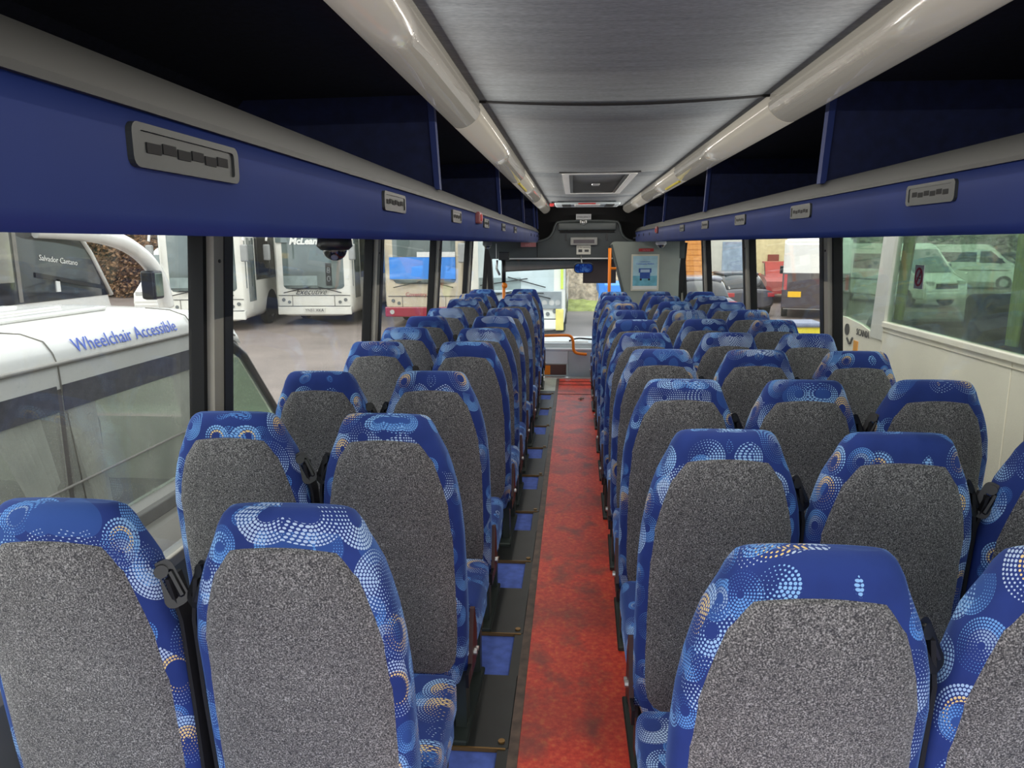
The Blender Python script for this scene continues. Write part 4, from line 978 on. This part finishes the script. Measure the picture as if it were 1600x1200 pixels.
# gravel and grass bank beyond the windscreen, hedges
def bank(name, x0, x1, y0, y1, h, m, rnd):
    V, F = [], []; nx, ny = 40, 12
    for j in range(ny+1):
        for i in range(nx+1):
            u, v = i/nx, j/ny; V.append((x0+(x1-x0)*u, y0+(y1-y0)*v, GZ-.05+h*v**.8+random.uniform(-rnd, rnd)*(1 if j else 0)))
    for j in range(ny):
        for i in range(nx): a = j*(nx+1)+i; F.append((a, a+1, a+nx+2, a+nx+1))
    o = mesh(name, V, F, m, None, False); struct(o); return o
bank('ground_verge', -3, 3.4, 27.5, 29, .35, mat('verge_grass', (150, 156, 84), .9, var=.3, vscale=3), .05)
bank('ground_bank', -3, 3.4, 29, 36, 4.5, mat('gravel_bank', (158, 142, 120), .9, var=.55, vscale=5), .15)
LEAFB = mat('autumn_leaf', (128, 96, 66), .8, var=.4, vscale=2); LEAFG = mat('hedge_leaf', (104, 108, 76), .8, var=.4, vscale=2); LEAFD = mat('far_leaf', (140, 132, 116), .9, var=.3, vscale=1)
def hedge(name, label, x0, x1, y0, y1, h, m, n, seed, sz=.22, base=0):
    rn = random.Random(seed); V, F = [], []
    for i in range(n):
        x = rn.uniform(x0, x1); y = rn.uniform(y0, y1); hh = h*(.75+.25*math.sin(x*1.1+seed)+.1*math.sin(x*2.7)); z = base+rn.random()**.8*hh
        a, b_ = rn.uniform(0, 6.3), rn.uniform(-.9, .9); u = Vector((math.cos(a), math.sin(a), b_)).normalized()*sz*rn.uniform(.6, 1.3); w = u.orthogonal().normalized()*sz*.6
        c0 = Vector((x, y, z)); k0 = len(V); V += [c0-u, c0+w, c0+u, c0-w]; F.append((k0, k0+1, k0+2, k0+3))
    t = tag(empty(name, ((x0+x1)/2, (y0+y1)/2, base)), label, 'hedge')
    off = Vector(t.location); o = mesh('foliage', [v-off for v in V], F, m, t); o['kind'] = 'stuff'
    bm = bmesh.new()
    for i in range(10):
        x = x0+(x1-x0)*(i+.5)/10-off.x; tube(bm, smoothpath([(x, 0, 0), (x+rn.uniform(-.3, .3), 0, h*.4), (x+rn.uniform(-.5, .5), 0, h*.8)], 1), [.12, .11, .1, .08, .06, .04][:len(smoothpath([(x, 0, 0), (x, 0, 0), (x, 0, 1)], 1))], 6)
    frombm('stems', bm, mat('bark', (84, 70, 58), .9), t)
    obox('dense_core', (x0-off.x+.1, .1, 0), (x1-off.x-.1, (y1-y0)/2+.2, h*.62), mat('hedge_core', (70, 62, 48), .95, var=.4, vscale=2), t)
hedge('autumn_hedge', 'tall brown autumn hedge behind the coaches on the left', -40, -15.5, 34, 37, 6.0, LEAFB, 42000, 3, .10, GZ)
hedge('evergreen_hedge', 'dark green hedge behind the white coaches in the yard', -13.8, -6.0, 38, 41, 6.5, LEAFG, 16000, 5, .12, GZ)
hedge('bare_hedge', 'pale bare hedge beyond the minibuses on the right', 14, 60, 50, 56, 7.5, LEAFD, 26000, 7, .2, GZ)

# neighbouring coach on the right (see-through) -------------------------------
def coach_i():
    X = 2.62; r = tag(empty('cream_coach', (X, 3, GZ)), 'cream coach parked close on the right with green glass and lime curtains', 'coach')
    g0 = lambda z: z-GZ; YA, YB, WD = -4.5, 4.95, 2.45
    for x_, nm in ((0, 'side_panel'), (WD, 'far_side_panel')):
        # lower panels split at joints
        js = [YA, -1.45, .30, 1.55, 3.42]
        for a, b_ in zip(js, js[1:]): obox(nm, (x_-.02, a+.004, g0(-.55)), (x_+.02, b_-.004, g0(.79)), CRM, r, .003, 1)
        P = [(3.424, g0(-.55)), (YB, g0(-.55)), (YB+.05, g0(.2)), (YB-.03, g0(.68)), (YB-.12, g0(.78)), (4.3, g0(.79)), (3.9, g0(.76)), (3.424, g0(.68))]
        oprism(nm, P, FX, x_-.02, x_+.02, CRM, r)
        obox('window_rail', (x_-.035, YA, g0(.79)), (x_+.03, 3.42, g0(.84)), CRM, r, .008)
        oprism('slanted_pillar', [(3.41, g0(.68)), (3.66, g0(.68)), (3.50, g0(1.85)), (3.27, g0(1.85))], FX, x_-.03, x_+.03, COW, r)
        for ya, yb in ((YA, -1.42), (-1.38, 3.42)): obox('side_window', (x_-.006, ya, g0(.83)), (x_+.004, yb, g0(1.85)), GRNGL, r)
        oprism('quarter_window', [(3.60, g0(.72)), (YB-.1, g0(.74)), (YB-.3, g0(1.85)), (3.45, g0(1.85))], FX, x_-.006, x_+.004, GRNGL, r)
        oprism('corner_post', [(YB-.13, g0(.72)), (YB+.0, g0(.72)), (YB-.25, g0(1.85)), (YB-.36, g0(1.85))], FX, x_-.03, x_+.03, COW, r)
    obox('roof', (-.03, YA, g0(1.85)), (WD+.03, YB-.3, g0(2.0)), CRM, r, .05, 3)
    obox('cabin_floor', (0, YA, g0(.0)), (WD, YB, g0(.05)), BLK, r)
    SE = mat('dark_plum_seat', (78, 70, 76), .9, var=.3, vscale=5)
    for y_ in (-1.8, -.9, 0, .9, 1.8, 2.6):
        for x_ in (.45, .9, 1.65, 2.1):
            bm = bmesh.new(); box(bm, (x_-.2, y_, g0(.3)), (x_+.2, y_+.12, g0(1.12)), .05, 3); box(bm, (x_-.2, y_+.05, g0(.3)), (x_+.2, y_+.5, g0(.45)), .04, 2); frombm('passenger_seat', bm, SE, r, True)
    for x_ in (.12,):
        for (a0, a1, b0, b1) in ((3.26, 3.46, 3.42, 3.54), (1.68, 1.88, 1.78, 1.88), (1.3, 1.5, 1.45, 1.55)):
            Vc, Fc = [], []; nn = 24
            for j in range(7):
                t = j/6; z = 1.85-1.0*t; s0 = a0+(b0-a0)*t; s1 = a1+(b1-a1)*t
                for i in range(nn+1): Vc.append((x_+.02*math.sin(i*1.4), s0+(s1-s0)*i/nn, g0(z)))
            for j in range(6):
                for i in range(nn): a = j*(nn+1)+i; Fc.append((a, a+1, a+nn+2, a+nn+1))
            mesh('curtain', Vc, Fc, CURTY, r, True)
    obox('dark_dash', (.1, 3.3, g0(.05)), (WD-.1, 4.2, g0(.86)), mat('dark_dash', (58, 56, 56), .5, var=.4, vscale=4), r, .12, 3)
    otube('steering_wheel', [(1.9+.22*math.cos(a*.524), 3.1+.1*math.sin(a*.524), g0(1.0)+.2*math.sin(a*.524)) for a in range(13)], .018, BLK, r, 6)
    obox('front_glass', (.05, YB-.08, g0(.7)), (WD-.05, YB-.07, g0(1.85)), GRNGL, r)
    obox('brown_post', (.30, .9, g0(.5)), (.38, 1.0, g0(1.45)), mat('brown_pole', (130, 92, 80), .6), r)
    for y_ in (-3.3, 3.2):
        bm = bmesh.new(); tube(bm, [(.02, y_, .48), (.3, y_, .48)], .48, 22); frombm('wheel', bm, TYR, r, True)
    text('lettering', 'SCANIA', .085, TXTK, mtx((-.026, 3.83, g0(.66)), (0, -1, 0), (0, 0, 1)), r, .002)
    bm = bmesh.new(); tube(bm, [(-.028, 4.22, g0(.68)), (-.018, 4.22, g0(.68))], .055, 14); 
    tube(bm, smoothpath([(-.026, 4.2, g0(.60)), (-.026, 4.12, g0(.54)), (-.026, 4.06, g0(.62))], 1), .01, 6); frombm('griffin_emblem', bm, TXTK, r)
    obox('orange_sticker', (-.026, 3.93, g0(.50)), (-.018, 4.03, g0(.60)), mat('sticker_orange', (236, 160, 50), .5, var=.1), r)
    otube('panel_crease', [(-.022, -4.4, g0(.755)), (-.022, 3.4, g0(.755))], .004, BEIGE, r, 6)
coach_i()
bpy.context.view_layer.update()
